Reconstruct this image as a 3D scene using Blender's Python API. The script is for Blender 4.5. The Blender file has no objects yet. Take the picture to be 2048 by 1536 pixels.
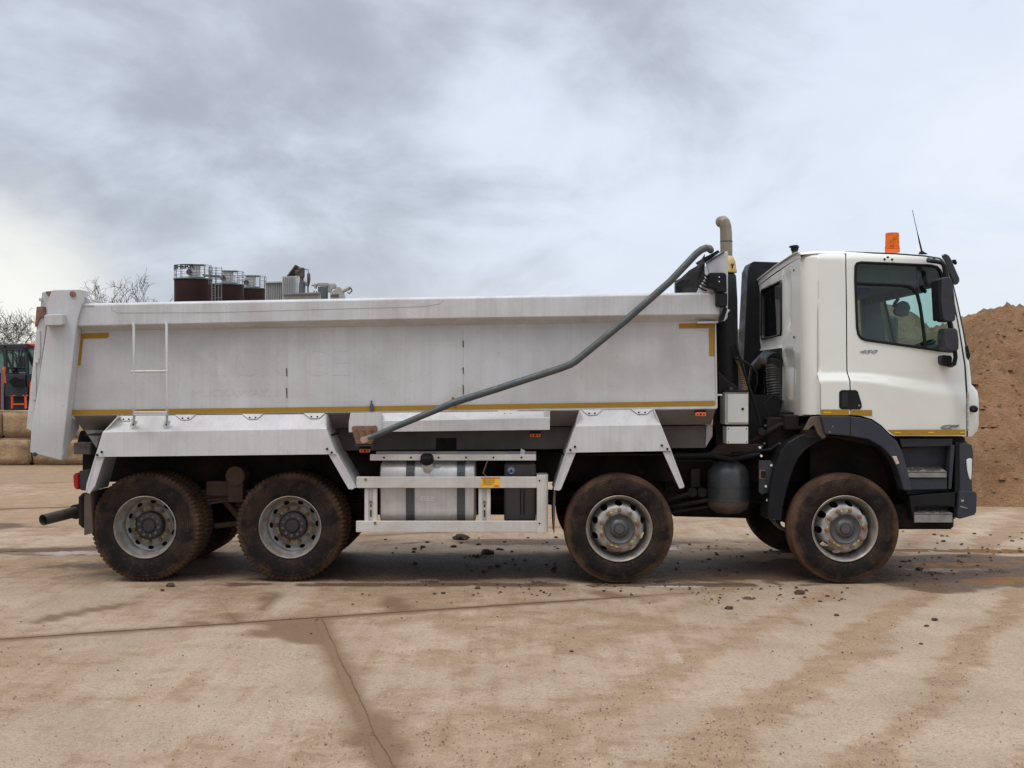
import bpy, bmesh, math, random
from mathutils import Vector, Matrix, noise
from mathutils.geometry import delaunay_2d_cdt
R = math.radians
random.seed(7)
SC = bpy.context.scene
COL = SC.collection

# ------------------------------------------------------------------ camera
S, F, D0, H = 205.4, 2465.0, 12.0, 1.947       # px per metre on the truck's near side, focal length in px, distance, eye height
cam_d = bpy.data.cameras.new('camera')
cam = bpy.data.objects.new('camera', cam_d)
COL.objects.link(cam)
cam.location = (0, -D0, H)
cam.rotation_euler = (R(90), 0, 0)
cam_d.sensor_width = 36
cam_d.lens = F / 2048 * 36
cam_d.clip_start = 0.1
cam_d.clip_end = 6000
SC.camera = cam
SC.render.resolution_x, SC.render.resolution_y = 1024, 768
SC.view_settings.view_transform = 'Standard'
SC.view_settings.look = 'None'
SC.view_settings.gamma = 1
SC.view_settings.exposure = 0.22
SC.view_settings.use_curve_mapping = False
try:
    SC.cycles.max_bounces = 8
    SC.cycles.transparent_max_bounces = 12
except Exception:
    pass

# ------------------------------------------------------------------ sky and sun
SUN_EL, SUN_AZ = 62.0, -50.0          # degrees; azimuth measured from +Y (away from the camera), clockwise seen from above
w = bpy.data.worlds.new('World')
SC.world = w
w.use_nodes = True
nt = w.node_tree
nt.nodes.clear()
N = nt.nodes.new
L = nt.links.new
def nmath(t, op, a, b=None, c=None, clamp=False):
    n = t.nodes.new('ShaderNodeMath'); n.operation = op; n.use_clamp = clamp
    for i, v in enumerate((a, b, c)):
        if v is None: continue
        if isinstance(v, (int, float)): n.inputs[i].default_value = v
        else: t.links.new(v, n.inputs[i])
    return n.outputs[0]
def nmap(t, v, a, b, c=0.0, d=1.0, smooth=True):
    n = t.nodes.new('ShaderNodeMapRange')
    n.interpolation_type = 'SMOOTHSTEP' if smooth else 'LINEAR'
    t.links.new(v, n.inputs[0])
    for i, x in enumerate((a, b, c, d)): n.inputs[i + 1].default_value = x
    return n.outputs[0]
def nmix(t, f, a, b, blend='MIX'):
    n = t.nodes.new('ShaderNodeMix'); n.data_type = 'RGBA'; n.blend_type = blend
    for s, v in ((n.inputs[0], f), (n.inputs[6], a), (n.inputs[7], b)):
        if isinstance(v, (int, float)): s.default_value = v
        elif isinstance(v, (tuple, list)): s.default_value = (*v, 1)
        else: t.links.new(v, s)
    return n.outputs[2]
def nnoise(t, vec, scale, detail=4, rough=0.5, dist=0.0, lac=2.0):
    n = t.nodes.new('ShaderNodeTexNoise')
    if vec is not None: t.links.new(vec, n.inputs['Vector'])
    n.inputs['Scale'].default_value = scale; n.inputs['Detail'].default_value = detail
    n.inputs['Roughness'].default_value = rough; n.inputs['Distortion'].default_value = dist
    n.inputs['Lacunarity'].default_value = lac
    return n.outputs['Fac']
def nmapping(t, vec, scale=(1, 1, 1), loc=(0, 0, 0), rot=(0, 0, 0)):
    n = t.nodes.new('ShaderNodeMapping')
    t.links.new(vec, n.inputs[0])
    n.inputs[1].default_value = loc; n.inputs[2].default_value = rot; n.inputs[3].default_value = scale
    return n.outputs[0]

tc = N('ShaderNodeTexCoord')
sky = N('ShaderNodeTexSky'); sky.sky_type = 'NISHITA'; sky.sun_disc = False
sky.sun_elevation = R(SUN_EL); sky.sun_rotation = R(SUN_AZ)
skyc = N('ShaderNodeVectorMath'); skyc.operation = 'SCALE'; L(sky.outputs[0], skyc.inputs[0]); skyc.inputs[3].default_value = 0.11
sep = N('ShaderNodeSeparateXYZ'); L(tc.outputs['Generated'], sep.inputs[0])
# cloud layer: direction projected on a flat deck overhead
zz = nmath(nt, 'ADD', nmath(nt, 'MAXIMUM', sep.outputs[2], 0.0), 0.34)
px_ = nmath(nt, 'DIVIDE', sep.outputs[0], zz)
py_ = nmath(nt, 'DIVIDE', sep.outputs[1], zz)
cmb = N('ShaderNodeCombineXYZ'); L(px_, cmb.inputs[0]); L(py_, cmb.inputs[1]); cmb.inputs[2].default_value = 3.1
deck = nmapping(nt, cmb.outputs[0], (1.0, 0.80, 1), (1.15, 0.55, 0), (0, 0, R(24)))
n1 = nnoise(nt, deck, 1.05, 3, 0.5, 0.3)
n2 = nnoise(nt, deck, 2.9, 6, 0.55, 0.45)
n3 = nnoise(nt, deck, 9.0, 7, 0.55, 0.3)
cl = nmath(nt, 'ADD', nmath(nt, 'MULTIPLY', n1, 0.56), nmath(nt, 'ADD', nmath(nt, 'MULTIPLY', n2, 0.52), nmath(nt, 'MULTIPLY', n3, 0.15)))
# the deck thins towards the right of the view (+X)
cl = nmath(nt, 'ADD', cl, nmath(nt, 'MULTIPLY', sep.outputs[0], 0.30))
lightness = nmap(nt, cl, 0.44, 0.70)
cloudcol = nmix(nt, lightness, (0.375, 0.403, 0.468), (0.685, 0.738, 0.845))
# highest thin places let the blue through
thin = nmap(nt, cl, 0.68, 0.86)
cloudcol = nmix(nt, nmath(nt, 'MULTIPLY', thin, 0.45), cloudcol, (0.86, 0.89, 0.93))
hz = nmap(nt, sep.outputs[2], 0.0, 0.17, 1.0, 0.0)
cloudcol = nmix(nt, nmath(nt, 'MULTIPLY', hz, 0.55), cloudcol, (0.60, 0.655, 0.72))
# cloud bank lit from behind, low over the left of the yard
gv = N('ShaderNodeVectorMath'); gv.operation = 'DOT_PRODUCT'
nn = N('ShaderNodeVectorMath'); nn.operation = 'NORMALIZE'; L(tc.outputs['Generated'], nn.inputs[0])
L(nn.outputs[0], gv.inputs[0])
ga, ge = R(-23.5), R(2.4)
gv.inputs[1].default_value = (math.sin(ga) * math.cos(ge), math.cos(ga) * math.cos(ge), math.sin(ge))
gl = nmap(nt, gv.outputs['Value'], 0.985, 1.0)
gn = nmap(nt, nmath(nt, 'ADD', gl, nmath(nt, 'MULTIPLY', nmath(nt, 'SUBTRACT', n3, 0.5), 0.9)), 0.05, 1.0)
cloudcol = nmix(nt, nmath(nt, 'MULTIPLY', nmath(nt, 'MULTIPLY', gn, nmath(nt, 'POWER', gl, 2.4)), 0.95), cloudcol, (0.88, 0.87, 0.82))
skymix = nmix(nt, 0.90, skyc.outputs[0], cloudcol)
# an overcast deck is brighter high up than at the horizon (all azimuths alike)
zen = nmap(nt, sep.outputs[2], 0.25, 0.95, 1.0, 2.3)
vm = N('ShaderNodeVectorMath'); vm.operation = 'SCALE'; L(skymix, vm.inputs[0]); L(zen, vm.inputs[3])
bg = N('ShaderNodeBackground'); L(vm.outputs[0], bg.inputs[0]); bg.inputs[1].default_value = 1.0
out = N('ShaderNodeOutputWorld'); L(bg.outputs[0], out.inputs[0])

sun_d = bpy.data.lights.new('sun', 'SUN')
sun_d.energy = 1.5
sun_d.angle = R(28)
sun_d.color = (1.0, 0.95, 0.88)
sun = bpy.data.objects.new('sun', sun_d)
COL.objects.link(sun)
_az, _el = R(SUN_AZ - 80), R(SUN_EL)      # set below together with the sky's rotation
sd = Vector((math.sin(_az) * math.cos(_el), math.cos(_az) * math.cos(_el), math.sin(_el)))
sky.sun_rotation = _az
sun.rotation_euler = (-sd).to_track_quat('-Z', 'Y').to_euler()

# ------------------------------------------------------------------ helpers
def W(px, py, Y=0.0):
    """world point seen at photo pixel (px, py) on the plane Y"""
    s = (D0 + Y) / D0
    return Vector(((px - 1024) / S * s, Y, H - (py - 768) / S * s))
def U(p):
    s = (D0 + p[1]) / D0
    return (p[0] / s * S + 1024, 768 - (p[2] - H) / s * S)
def sm(t):
    t = max(0.0, min(1.0, t)); return t * t * (3 - 2 * t)
def nz(x, y=0.0, z=0.0): return noise.noise(Vector((x, y, z)))
def fbm(x, y, z=0.0, o=4):
    return noise.fractal(Vector((x, y, z)), 0.9, 2.0, o)

class MB:
    def __init__(s): s.v = []; s.f = []; s.m = []; s.cur = 0; s.sm = []; s.smooth = False
    def add(s, vs, fs):
        b = len(s.v); s.v += [tuple(p) for p in vs]
        for f in fs: s.f.append([b + i for i in f]); s.m.append(s.cur); s.sm.append(s.smooth)
        return s
    def box(s, x0, x1, y0, y1, z0, z1):
        vs = [(x, y, z) for x in (x0, x1) for y in (y0, y1) for z in (z0, z1)]
        return s.add(vs, [(0, 1, 3, 2), (4, 6, 7, 5), (0, 4, 5, 1), (2, 3, 7, 6), (0, 2, 6, 4), (1, 5, 7, 3)])
    def prism(s, pts, d):
        """pts: 3-D polygon; d: extrusion vector"""
        n = len(pts); d = Vector(d)
        vs = [Vector(p) for p in pts] + [Vector(p) + d for p in pts]
        fs = [list(range(n)), list(range(2 * n - 1, n - 1, -1))]
        fs += [[i, i + n, (i + 1) % n + n, (i + 1) % n] for i in range(n)]
        return s.add(vs, fs)
    def plate(s, pp, Y, t):
        """photo-pixel outline on plane Y, real thickness t going back"""
        return s.prism([W(a, b, Y) for a, b in pp], (0, t, 0))
    def boxp(s, x0, y0, x1, y1, Y, t):
        return s.plate([(x0, y0), (x1, y0), (x1, y1), (x0, y1)], Y, t)
    def tube(s, pts, r, n=8, caps=True):
        pts = [Vector(p) for p in pts]; m = len(pts)
        rs = r if isinstance(r, (list, tuple)) else [r] * m
        t = (pts[1] - pts[0]).normalized()
        a = t.orthogonal().normalized(); rings = []
        for i, p in enumerate(pts):
            if i == 0: tt = pts[1] - p
            elif i == m - 1: tt = p - pts[i - 1]
            else: tt = (pts[i + 1] - p).normalized() + (p - pts[i - 1]).normalized()
            tt.normalize(); a = (a - tt * a.dot(tt))
            if a.length < 1e-6: a = tt.orthogonal()
            a.normalize(); b = tt.cross(a)
            rings.append([p + (a * math.cos(2 * math.pi * k / n) + b * math.sin(2 * math.pi * k / n)) * rs[i] for k in range(n)])
        vs = [q for rg in rings for q in rg]
        old = s.smooth; s.smooth = n > 5
        s.add(vs, [(i * n + k, i * n + (k + 1) % n, (i + 1) * n + (k + 1) % n, (i + 1) * n + k) for i in range(m - 1) for k in range(n)])
        s.smooth = old
        if caps: s.add(rings[0], [list(range(n))[::-1]]); s.add(rings[-1], [list(range(n))])
        return s
    def lathe(s, prof, c=(0, 0, 0), axis='Y', n=32, fn=None, caps=True, smooth=True):
        """prof: (radius, height along the axis) list"""
        c = Vector(c); rings = []
        for j, (r, h) in enumerate(prof):
            rg = []
            for k in range(n):
                a = 2 * math.pi * k / n
                rr = r if fn is None else fn(j, k, r, h)
                x, y = rr * math.cos(a), rr * math.sin(a)
                p = {'Y': (x, h, y), 'Z': (x, y, h), 'X': (h, x, y)}[axis]
                rg.append(c + Vector(p))
            rings.append(rg)
        old = s.smooth; s.smooth = smooth
        s.add([q for rg in rings for q in rg],
              [(i * n + k, i * n + (k + 1) % n, (i + 1) * n + (k + 1) % n, (i + 1) * n + k) for i in range(len(prof) - 1) for k in range(n)])
        s.smooth = old
        if caps:
            if prof[0][0] > 1e-5: s.add(rings[0], [list(range(n))])
            if prof[-1][0] > 1e-5: s.add(rings[-1], [list(range(n))])
        return s
    def loft(s, rings, smooth=True, closed=False):
        n = len(rings[0]); old = s.smooth; s.smooth = smooth
        m = n if closed else n - 1
        s.add([q for rg in rings for q in rg],
              [(i * n + k, i * n + (k + 1) % n, (i + 1) * n + (k + 1) % n, (i + 1) * n + k) for i in range(len(rings) - 1) for k in range(m)])
        s.smooth = old
        return s
    def skin(s, outline, holes, to3, step=0.1, back=None, smooth=True, extra=()):
        """triangulated sheet inside a 2-D outline with holes; to3 maps 2-D to 3-D; back = offset vector of a second face"""
        def dens(poly):
            o = []
            for i, p in enumerate(poly):
                q = poly[(i + 1) % len(poly)]
                k = max(1, int(math.dist(p, q) / step + 0.5))
                o += [(p[0] + (q[0] - p[0]) * j / k, p[1] + (q[1] - p[1]) * j / k) for j in range(k)]
            return o
        loops = [dens(outline)] + [dens(h) for h in holes]
        pts, edges = [], []
        for lp in loops:
            b = len(pts); pts += lp
            edges += [(b + i, b + (i + 1) % len(lp)) for i in range(len(lp))]
        def inside(p, poly):
            c = False; x, y = p; j = len(poly) - 1
            for i in range(len(poly)):
                xi, yi = poly[i]; xj, yj = poly[j]
                if (yi > y) != (yj > y) and x < (xj - xi) * (y - yi) / (yj - yi) + xi: c = not c
                j = i
            return c
        ok = lambda p: inside(p, outline) and not any(inside(p, h) for h in holes)
        xs = [p[0] for p in outline]; ys = [p[1] for p in outline]
        gx = min(xs) + step * 0.51
        while gx < max(xs):
            gy = min(ys) + step * 0.51
            while gy < max(ys):
                if ok((gx, gy)) and min(math.dist((gx, gy), q) for q in pts[:sum(map(len, loops))]) > step * 0.45: pts.append((gx, gy))
                gy += step
            gx += step
        pts += [p for p in extra if ok(p)]
        res = delaunay_2d_cdt([Vector(p) for p in pts], edges, [], 0, 1e-6)
        V, Fc = res[0], res[2]
        tri = []
        for f in Fc:
            c = (sum(V[i].x for i in f) / len(f), sum(V[i].y for i in f) / len(f))
            if ok(c): tri.append(list(f))
        P = [Vector(to3(v.x, v.y)) for v in V]
        old = s.smooth; s.smooth = smooth
        s.add(P, tri)
        if back is not None:
            bk = Vector(back)
            s.add([p + bk for p in P], [t[::-1] for t in tri])
            s.smooth = False
            for lp in loops:
                q = [Vector(to3(*p)) for p in lp]; n = len(q)
                s.add(q + [p + bk for p in q], [(i, (i + 1) % n, n + (i + 1) % n, n + i) for i in range(n)])
        s.smooth = old
        return s
    def build(s, name, mat, parent=None, bevel=0, loc=None, recalc=True, weld=True, seg=1):
        me = bpy.data.meshes.new(name)
        me.from_pydata(s.v, [], s.f)
        mats = mat if isinstance(mat, (list, tuple)) else [mat]
        for x in mats: me.materials.append(x)
        for p, mi, smo in zip(me.polygons, s.m, s.sm): p.material_index = mi; p.use_smooth = smo
        bm = bmesh.new(); bm.from_mesh(me)
        if weld: bmesh.ops.remove_doubles(bm, verts=bm.verts, dist=1e-5)
        if recalc: bmesh.ops.recalc_face_normals(bm, faces=bm.faces)
        if bevel:
            es = [e for e in bm.edges if len(e.link_faces) == 2 and e.calc_face_angle(0) > R(28)]
            bmesh.ops.bevel(bm, geom=es, offset=bevel, segments=seg, affect='EDGES', clamp_overlap=True, profile=0.6)
        bm.to_mesh(me); bm.free()
        if any(s.sm): me.set_sharp_from_angle(angle=R(38))
        return link(name, me, parent, loc)
def link(name, me, parent=None, loc=None):
    o = bpy.data.objects.new(name, me)
    COL.objects.link(o)
    if parent is not None:
        o.parent = parent
        if loc is None:
            p = parent; off = Vector((0, 0, 0))
            while p is not None: off += Vector(p.get('_base', (0, 0, 0))); p = None
            o.matrix_parent_inverse = Matrix.Translation(-off)
            o['_base'] = (0.0, 0.0, 0.0)
        else:
            o.location = loc; o['_base'] = tuple(loc)
    elif loc is not None:
        o.location = loc; o['_base'] = tuple(loc)
    return o
def tag(o, label=None, cat=None, group=None, kind=None):
    if label: o['label'] = label
    if cat: o['category'] = cat
    if group: o['group'] = group
    if kind: o['kind'] = kind
    return o
def thing(name, label, cat, loc=(0, 0, 0), group=None):
    o = bpy.data.objects.new(name, None); COL.objects.link(o)
    o.location = loc; o['_base'] = tuple(float(x) for x in loc)
    o.empty_display_size = 0.2
    return tag(o, label, cat, group)
def kids(o): return [c for c in bpy.data.objects if c.parent == o]
def copy_tree(o, parent=None, tree=None):
    c = o.copy(); COL.objects.link(c); c.parent = parent
    for ch in (tree or {}).get(o.name, None) or kids(o): copy_tree(ch, c)
    return c
def text_shape(txt, bold=0.0, shear=0.0):
    cu = bpy.data.curves.new('lettering', 'FONT'); cu.body = txt; cu.offset = bold; cu.shear = shear
    cu.resolution_u = 3; cu.size = 1
    ob = bpy.data.objects.new('lettering', cu); COL.objects.link(ob)
    dg = bpy.context.evaluated_depsgraph_get(); dg.update()
    me = bpy.data.meshes.new_from_object(ob.evaluated_get(dg))
    vs = [tuple(v.co) for v in me.vertices]; fs = [tuple(p.vertices) for p in me.polygons]
    bpy.data.objects.remove(ob); bpy.data.meshes.remove(me); bpy.data.curves.remove(cu)
    x0 = min(v[0] for v in vs); x1 = max(v[0] for v in vs); y0 = min(v[1] for v in vs); y1 = max(v[1] for v in vs)
    return [((v[0] - x0) / (x1 - x0), (v[1] - y0) / (y1 - y0)) for v in vs], fs
def lettering(name, txt, mat, parent, mapf, depth=(0, 0.002, 0), bold=0.0, shear=0.0):
    """mapf maps the unit box of the text to the world; each face gets a thin real depth"""
    vs, fs = text_shape(txt, bold, shear)
    mb = MB()
    if depth is None: return mb.add([mapf(a, b) for a, b in vs], [list(f) for f in fs]).build(name, mat, parent, recalc=False, weld=False)
    d = Vector(depth)
    P = [Vector(mapf(a, b)) for a, b in vs]; n = len(P)
    cnt = {}
    for f in fs:
        for i in range(len(f)):
            e = (f[i], f[(i + 1) % len(f)]); cnt[tuple(sorted(e))] = cnt.get(tuple(sorted(e)), 0) + 1
    side = [e for f in fs for e in [(f[i], f[(i + 1) % len(f)]) for i in range(len(f))] if cnt[tuple(sorted(e))] == 1]
    mb.add(P + [p + d for p in P], [list(f) for f in fs] + [(a, b, b + n, a + n) for a, b in side])
    return mb.build(name, mat, parent, recalc=False, weld=False)

# ------------------------------------------------------------------ materials
MATS = {}
def newmat(name):
    m = bpy.data.materials.new(name); m.use_nodes = True
    t = m.node_tree; t.nodes.clear()
    o = t.nodes.new('ShaderNodeOutputMaterial'); b = t.nodes.new('ShaderNodeBsdfPrincipled')
    t.links.new(b.outputs[0], o.inputs[0])
    MATS[name] = m
    return m, t, b
def setc(t, s, v):
    if isinstance(v, (tuple, list)): s.default_value = (*v, 1)
    elif isinstance(v, (int, float)): s.default_value = v
    else: t.links.new(v, s)
def bump(t, b, h, dist=0.01, strength=1.0):
    n = t.nodes.new('ShaderNodeBump'); n.inputs['Distance'].default_value = dist; n.inputs['Strength'].default_value = strength
    t.links.new(h, n.inputs['Height']); t.links.new(n.outputs[0], b.inputs['Normal'])
def worn(name, base, dirt=None, amount=0.5, scale=2.5, rough=0.5, metal=0.0, streak=0.0, bumpd=0.0, coat=0.0, specks=0.0, rvar=0.12, tint=None, spec=0.5):
    """a painted or plain surface with blotches of dirt, rain streaks and specks"""
    m, t, b = newmat(name)
    co = t.nodes.new('ShaderNodeTexCoord').outputs['Object']
    dirt = dirt or tuple(c * 0.6 for c in base)
    if tint: base = nmix(t, nmap(t, nnoise(t, co, 0.42, 4, 0.55, 0.6), 0.36, 0.64), base, tint)
    blot = nmap(t, nnoise(t, co, scale, 6, 0.62, 0.4), 0.38, 0.72)
    col = nmix(t, nmath(t, 'MULTIPLY', blot, amount), base, dirt)
    if streak:
        st = nnoise(t, nmapping(t, co, (38, 38, 0.9)), 1.0, 5, 0.6)
        st2 = nnoise(t, nmapping(t, co, (9, 9, 0.35)), 1.0, 3, 0.5)
        k = nmap(t, nmath(t, 'ADD', nmath(t, 'MULTIPLY', st, 0.6), nmath(t, 'MULTIPLY', st2, 0.5)), 0.42, 0.75)
        col = nmix(t, nmath(t, 'MULTIPLY', k, streak), col, dirt)
    if specks:
        sp = nmap(t, nnoise(t, co, 55, 3, 0.5), 0.66, 0.72)
        col = nmix(t, nmath(t, 'MULTIPLY', sp, specks), col, tuple(c * 0.45 for c in dirt))
    setc(t, b.inputs['Base Color'], col)
    setc(t, b.inputs['Roughness'], nmap(t, nnoise(t, co, scale * 2, 4), 0.3, 0.7, max(0.02, rough - rvar), min(1, rough + rvar)))
    b.inputs['Metallic'].default_value = metal
    b.inputs['Coat Weight'].default_value = coat; b.inputs['Coat Roughness'].default_value = 0.08
    b.inputs['Specular IOR Level'].default_value = spec
    if bumpd: bump(t, b, nnoise(t, co, 45, 5, 0.6), bumpd)
    return m
DUST = (0.17, 0.115, 0.072)
body_m = worn('body_paint', (0.565, 0.552, 0.54), (0.39, 0.367, 0.345), 0.68, 1.3, 0.6, streak=0.30, specks=0.4, bumpd=0.0006, tint=(0.455, 0.46, 0.462), spec=0.3)
rail_m = worn('rail_paint', (0.56, 0.548, 0.538), (0.37, 0.345, 0.32), 0.6, 1.8, 0.6, streak=0.42, specks=0.4, tint=(0.52, 0.525, 0.525), spec=0.3)
ghost_m = worn('ghost_paint', (0.552, 0.539, 0.527), (0.382, 0.36, 0.338), 0.68, 1.3, 0.6, streak=0.30, specks=0.4, bumpd=0.0006, tint=(0.441, 0.447, 0.450), spec=0.3)
fender_m = worn('fender_paint', (0.565, 0.555, 0.545), (0.36, 0.33, 0.30), 0.4, 2.2, 0.6, streak=0.28, specks=0.35, spec=0.3)
guard_m = worn('guard_paint', (0.55, 0.525, 0.48), (0.36, 0.30, 0.235), 0.5, 3.5, 0.5, streak=0.2, specks=0.3)
cab_m = worn('cab_paint', (0.655, 0.645, 0.575), (0.58, 0.565, 0.49), 0.35, 1.2, 0.34, coat=0.6, rvar=0.05)
steel_m = worn('chassis_steel', (0.014, 0.012, 0.011), (0.045, 0.029, 0.020), 0.8, 3.0, 0.75, specks=0.2, spec=0.15)
blackp_m = worn('black_plastic', (0.0065, 0.0065, 0.0075), (0.016, 0.015, 0.014), 0.5, 4.0, 0.5, spec=0.2)
greyp_m = worn('grey_plastic', (0.026, 0.031, 0.040), (0.055, 0.050, 0.047), 0.5, 3.0, 0.5, specks=0.25, spec=0.3)
mirror_m = worn('mirror_plastic', (0.028, 0.028, 0.034), (0.05, 0.048, 0.05), 0.4, 6, 0.5, spec=0.3)
rust_m = worn('rust', (0.22, 0.115, 0.07), (0.09, 0.045, 0.03), 0.7, 14, 0.8, specks=0.4, bumpd=0.002)
galv_m = worn('galvanised_tube', (0.052, 0.066, 0.069), (0.11, 0.093, 0.07), 0.6, 6, 0.55, metal=0.1, specks=0.3)
alu_m = worn('tank_aluminium', (0.56, 0.55, 0.53), (0.38, 0.33, 0.275), 0.7, 3, 0.42, metal=0.3, streak=0.4)
pipe_m = worn('exhaust_pipe', (0.26, 0.225, 0.165), (0.16, 0.125, 0.09), 0.7, 5, 0.5, metal=0.5, streak=0.4)
wrap_m = worn('exhaust_wrap', (0.55, 0.40, 0.16), (0.30, 0.20, 0.10), 0.5, 9, 0.6)
strap_m = worn('strap_rubber', (0.045, 0.05, 0.053), (0.09, 0.08, 0.07), 0.4, 6, 0.5)
tape_m = worn('amber_tape', (0.31, 0.165, 0.004), (0.25, 0.14, 0.01), 0.4, 9, 0.6, specks=0.2)
boxg_m = worn('box_grey_green', (0.42, 0.42, 0.365), (0.30, 0.28, 0.23), 0.4, 5, 0.45)
orange_m = worn('orange_lamp', (0.80, 0.13, 0.01), (0.6, 0.08, 0.01), 0.3, 20, 0.35)
dred_m = worn('red_lens', (0.42, 0.012, 0.012), (0.25, 0.01, 0.01), 0.3, 12, 0.2)
tarp_m = worn('cover_mesh', (0.016, 0.017, 0.018), (0.035, 0.034, 0.033), 0.5, 20, 0.75, streak=0.3, bumpd=0.003)
flap_m = worn('muddy_rubber', (0.075, 0.055, 0.042), (0.13, 0.085, 0.055), 0.7, 5, 0.8, specks=0.3)
step_m = worn('step_metal', (0.21, 0.21, 0.195), (0.12, 0.09, 0.06), 0.7, 8, 0.6)
seat_m = worn('seat_fabric', (0.07, 0.075, 0.085), (0.05, 0.05, 0.055), 0.5, 10, 0.9)
trim_m = worn('cab_trim', (0.16, 0.165, 0.165), (0.11, 0.11, 0.11), 0.4, 5, 0.7)
air_m = worn('air_tank_paint', (0.026, 0.031, 0.033), (0.055, 0.046, 0.038), 0.5, 6, 0.36)
nut_m = worn('rusty_nut', (0.20, 0.095, 0.045), (0.10, 0.05, 0.03), 0.6, 40, 0.7)
point_m = worn('nut_pointer', (0.42, 0.45, 0.14), (0.26, 0.25, 0.10), 0.6, 30, 0.5)
hubd_m = worn('hub_dark', (0.018, 0.018, 0.02), (0.055, 0.045, 0.038), 0.6, 8, 0.45)
hubg_m = worn('hub_grey', (0.05, 0.054, 0.054), (0.10, 0.075, 0.055), 0.6, 9, 0.45)
chrome_m = worn('badge_chrome', (0.26, 0.26, 0.27), (0.18, 0.18, 0.18), 0.3, 30, 0.25, metal=0.8)
white_m = worn('small_white', (0.7, 0.7, 0.68), (0.5, 0.48, 0.45), 0.4, 8, 0.5)
hose_m = worn('ribbed_hose', (0.34, 0.22, 0.12), (0.2, 0.13, 0.08), 0.5, 20, 0.7)

def rim_mat():
    m, t, b = newmat('rim_silver')
    co = t.nodes.new('ShaderNodeTexCoord').outputs['Object']
    sp = t.nodes.new('ShaderNodeSeparateXYZ'); t.links.new(co, sp.inputs[0])
    r = nmath(t, 'SQRT', nmath(t, 'ADD', nmath(t, 'MULTIPLY', sp.outputs[0], sp.outputs[0]), nmath(t, 'MULTIPLY', sp.outputs[2], sp.outputs[2])))
    dn = nnoise(t, co, 9, 6, 0.65)
    k1 = nmap(t, nmath(t, 'ADD', r, nmath(t, 'MULTIPLY', dn, 0.07)), 0.30, 0.345)
    k2 = nmap(t, nmath(t, 'ADD', nmath(t, 'MULTIPLY', r, -1), nmath(t, 'MULTIPLY', dn, 0.16)), -0.14, -0.06)
    col = nmix(t, nmath(t, 'MULTIPLY', nmap(t, dn, 0.38, 0.68), 0.75), (0.33, 0.325, 0.305), (0.17, 0.115, 0.072))
    col = nmix(t, nmath(t, 'MULTIPLY', k1, 0.3), col, (0.26, 0.17, 0.10))
    col = nmix(t, nmath(t, 'MULTIPLY', k2, 0.5), col, (0.22, 0.13, 0.075))
    setc(t, b.inputs['Base Color'], col); b.inputs['Roughness'].default_value = 0.45; b.inputs['Metallic'].default_value = 0.25
    return m
rim_m = rim_mat()
def tyre_mat():
    m, t, b = newmat('muddy_tyre')
    co = t.nodes.new('ShaderNodeTexCoord').outputs['Object']
    sp = t.nodes.new('ShaderNodeSeparateXYZ'); t.links.new(co, sp.inputs[0])
    r = nmath(t, 'SQRT', nmath(t, 'ADD', nmath(t, 'MULTIPLY', sp.outputs[0], sp.outputs[0]), nmath(t, 'MULTIPLY', sp.outputs[2], sp.outputs[2])))
    dn = nnoise(t, co, 5, 6, 0.65, 0.6)
    f2 = nnoise(t, co, 38, 4, 0.6)
    k = nmap(t, nmath(t, 'ADD', r, nmath(t, 'MULTIPLY', nmath(t, 'SUBTRACT', dn, 0.5), 0.10)), 0.452, 0.533)
    col = nmix(t, nmap(t, dn, 0.35, 0.75), (0.010, 0.008, 0.0075), (0.040, 0.025, 0.017))
    col = nmix(t, nmath(t, 'MULTIPLY', k, nmap(t, nnoise(t, co, 2.6, 4, 0.6), 0.3, 0.7, 0.35, 0.9)), col, (0.115, 0.062, 0.034))
    # thin dusty rings moulded in the sidewall
    wv = nmath(t, 'SINE', nmath(t, 'MULTIPLY', r, 300.0))
    ring = nmath(t, 'MULTIPLY', nmap(t, wv, 0.6, 1.0), nmath(t, 'MULTIPLY', nmap(t, r, 0.40, 0.44), nmap(t, dn, 0.45, 0.65)))
    col = nmix(t, nmath(t, 'MULTIPLY', ring, 0.35), col, (0.16, 0.11, 0.075))
    col = nmix(t, nmath(t, 'MULTIPLY', nmap(t, f2, 0.60, 0.72), 0.35), col, (0.15, 0.10, 0.065))
    setc(t, b.inputs['Base Color'], col); b.inputs['Roughness'].default_value = 0.8; b.inputs['Specular IOR Level'].default_value = 0.15
    bump(t, b, nmath(t, 'ADD', nmath(t, 'MULTIPLY', f2, 1.0), nmath(t, 'MULTIPLY', ring, 0.5)), 0.004)
    return m
tyre_m = tyre_mat()
def glass_mat(name, tint, refl=1.0):
    m = bpy.data.materials.new(name); m.use_nodes = True; t = m.node_tree; t.nodes.clear()
    o = t.nodes.new('ShaderNodeOutputMaterial'); tr = t.nodes.new('ShaderNodeBsdfTransparent'); gl_ = t.nodes.new('ShaderNodeBsdfGlossy')
    tr.inputs[0].default_value = (*tint, 1); gl_.inputs['Roughness'].default_value = 0.02
    fr = t.nodes.new('ShaderNodeFresnel'); ge_ = t.nodes.new('ShaderNodeNewGeometry')
    t.links.new(nmap(t, ge_.outputs['Backfacing'], 0, 1, 1.5, 1 / 1.5, False), fr.inputs[0])
    mx = t.nodes.new('ShaderNodeMixShader')
    t.links.new(nmath(t, 'MULTIPLY', fr.outputs[0], refl), mx.inputs[0]); t.links.new(tr.outputs[0], mx.inputs[1]); t.links.new(gl_.outputs[0], mx.inputs[2])
    t.links.new(mx.outputs[0], o.inputs[0]); MATS[name] = m
    return m
glass_m = glass_mat('cab_glass', (0.66, 0.82, 0.78))
dglass_m = glass_mat('dark_glass', (0.30, 0.40, 0.38))
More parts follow.
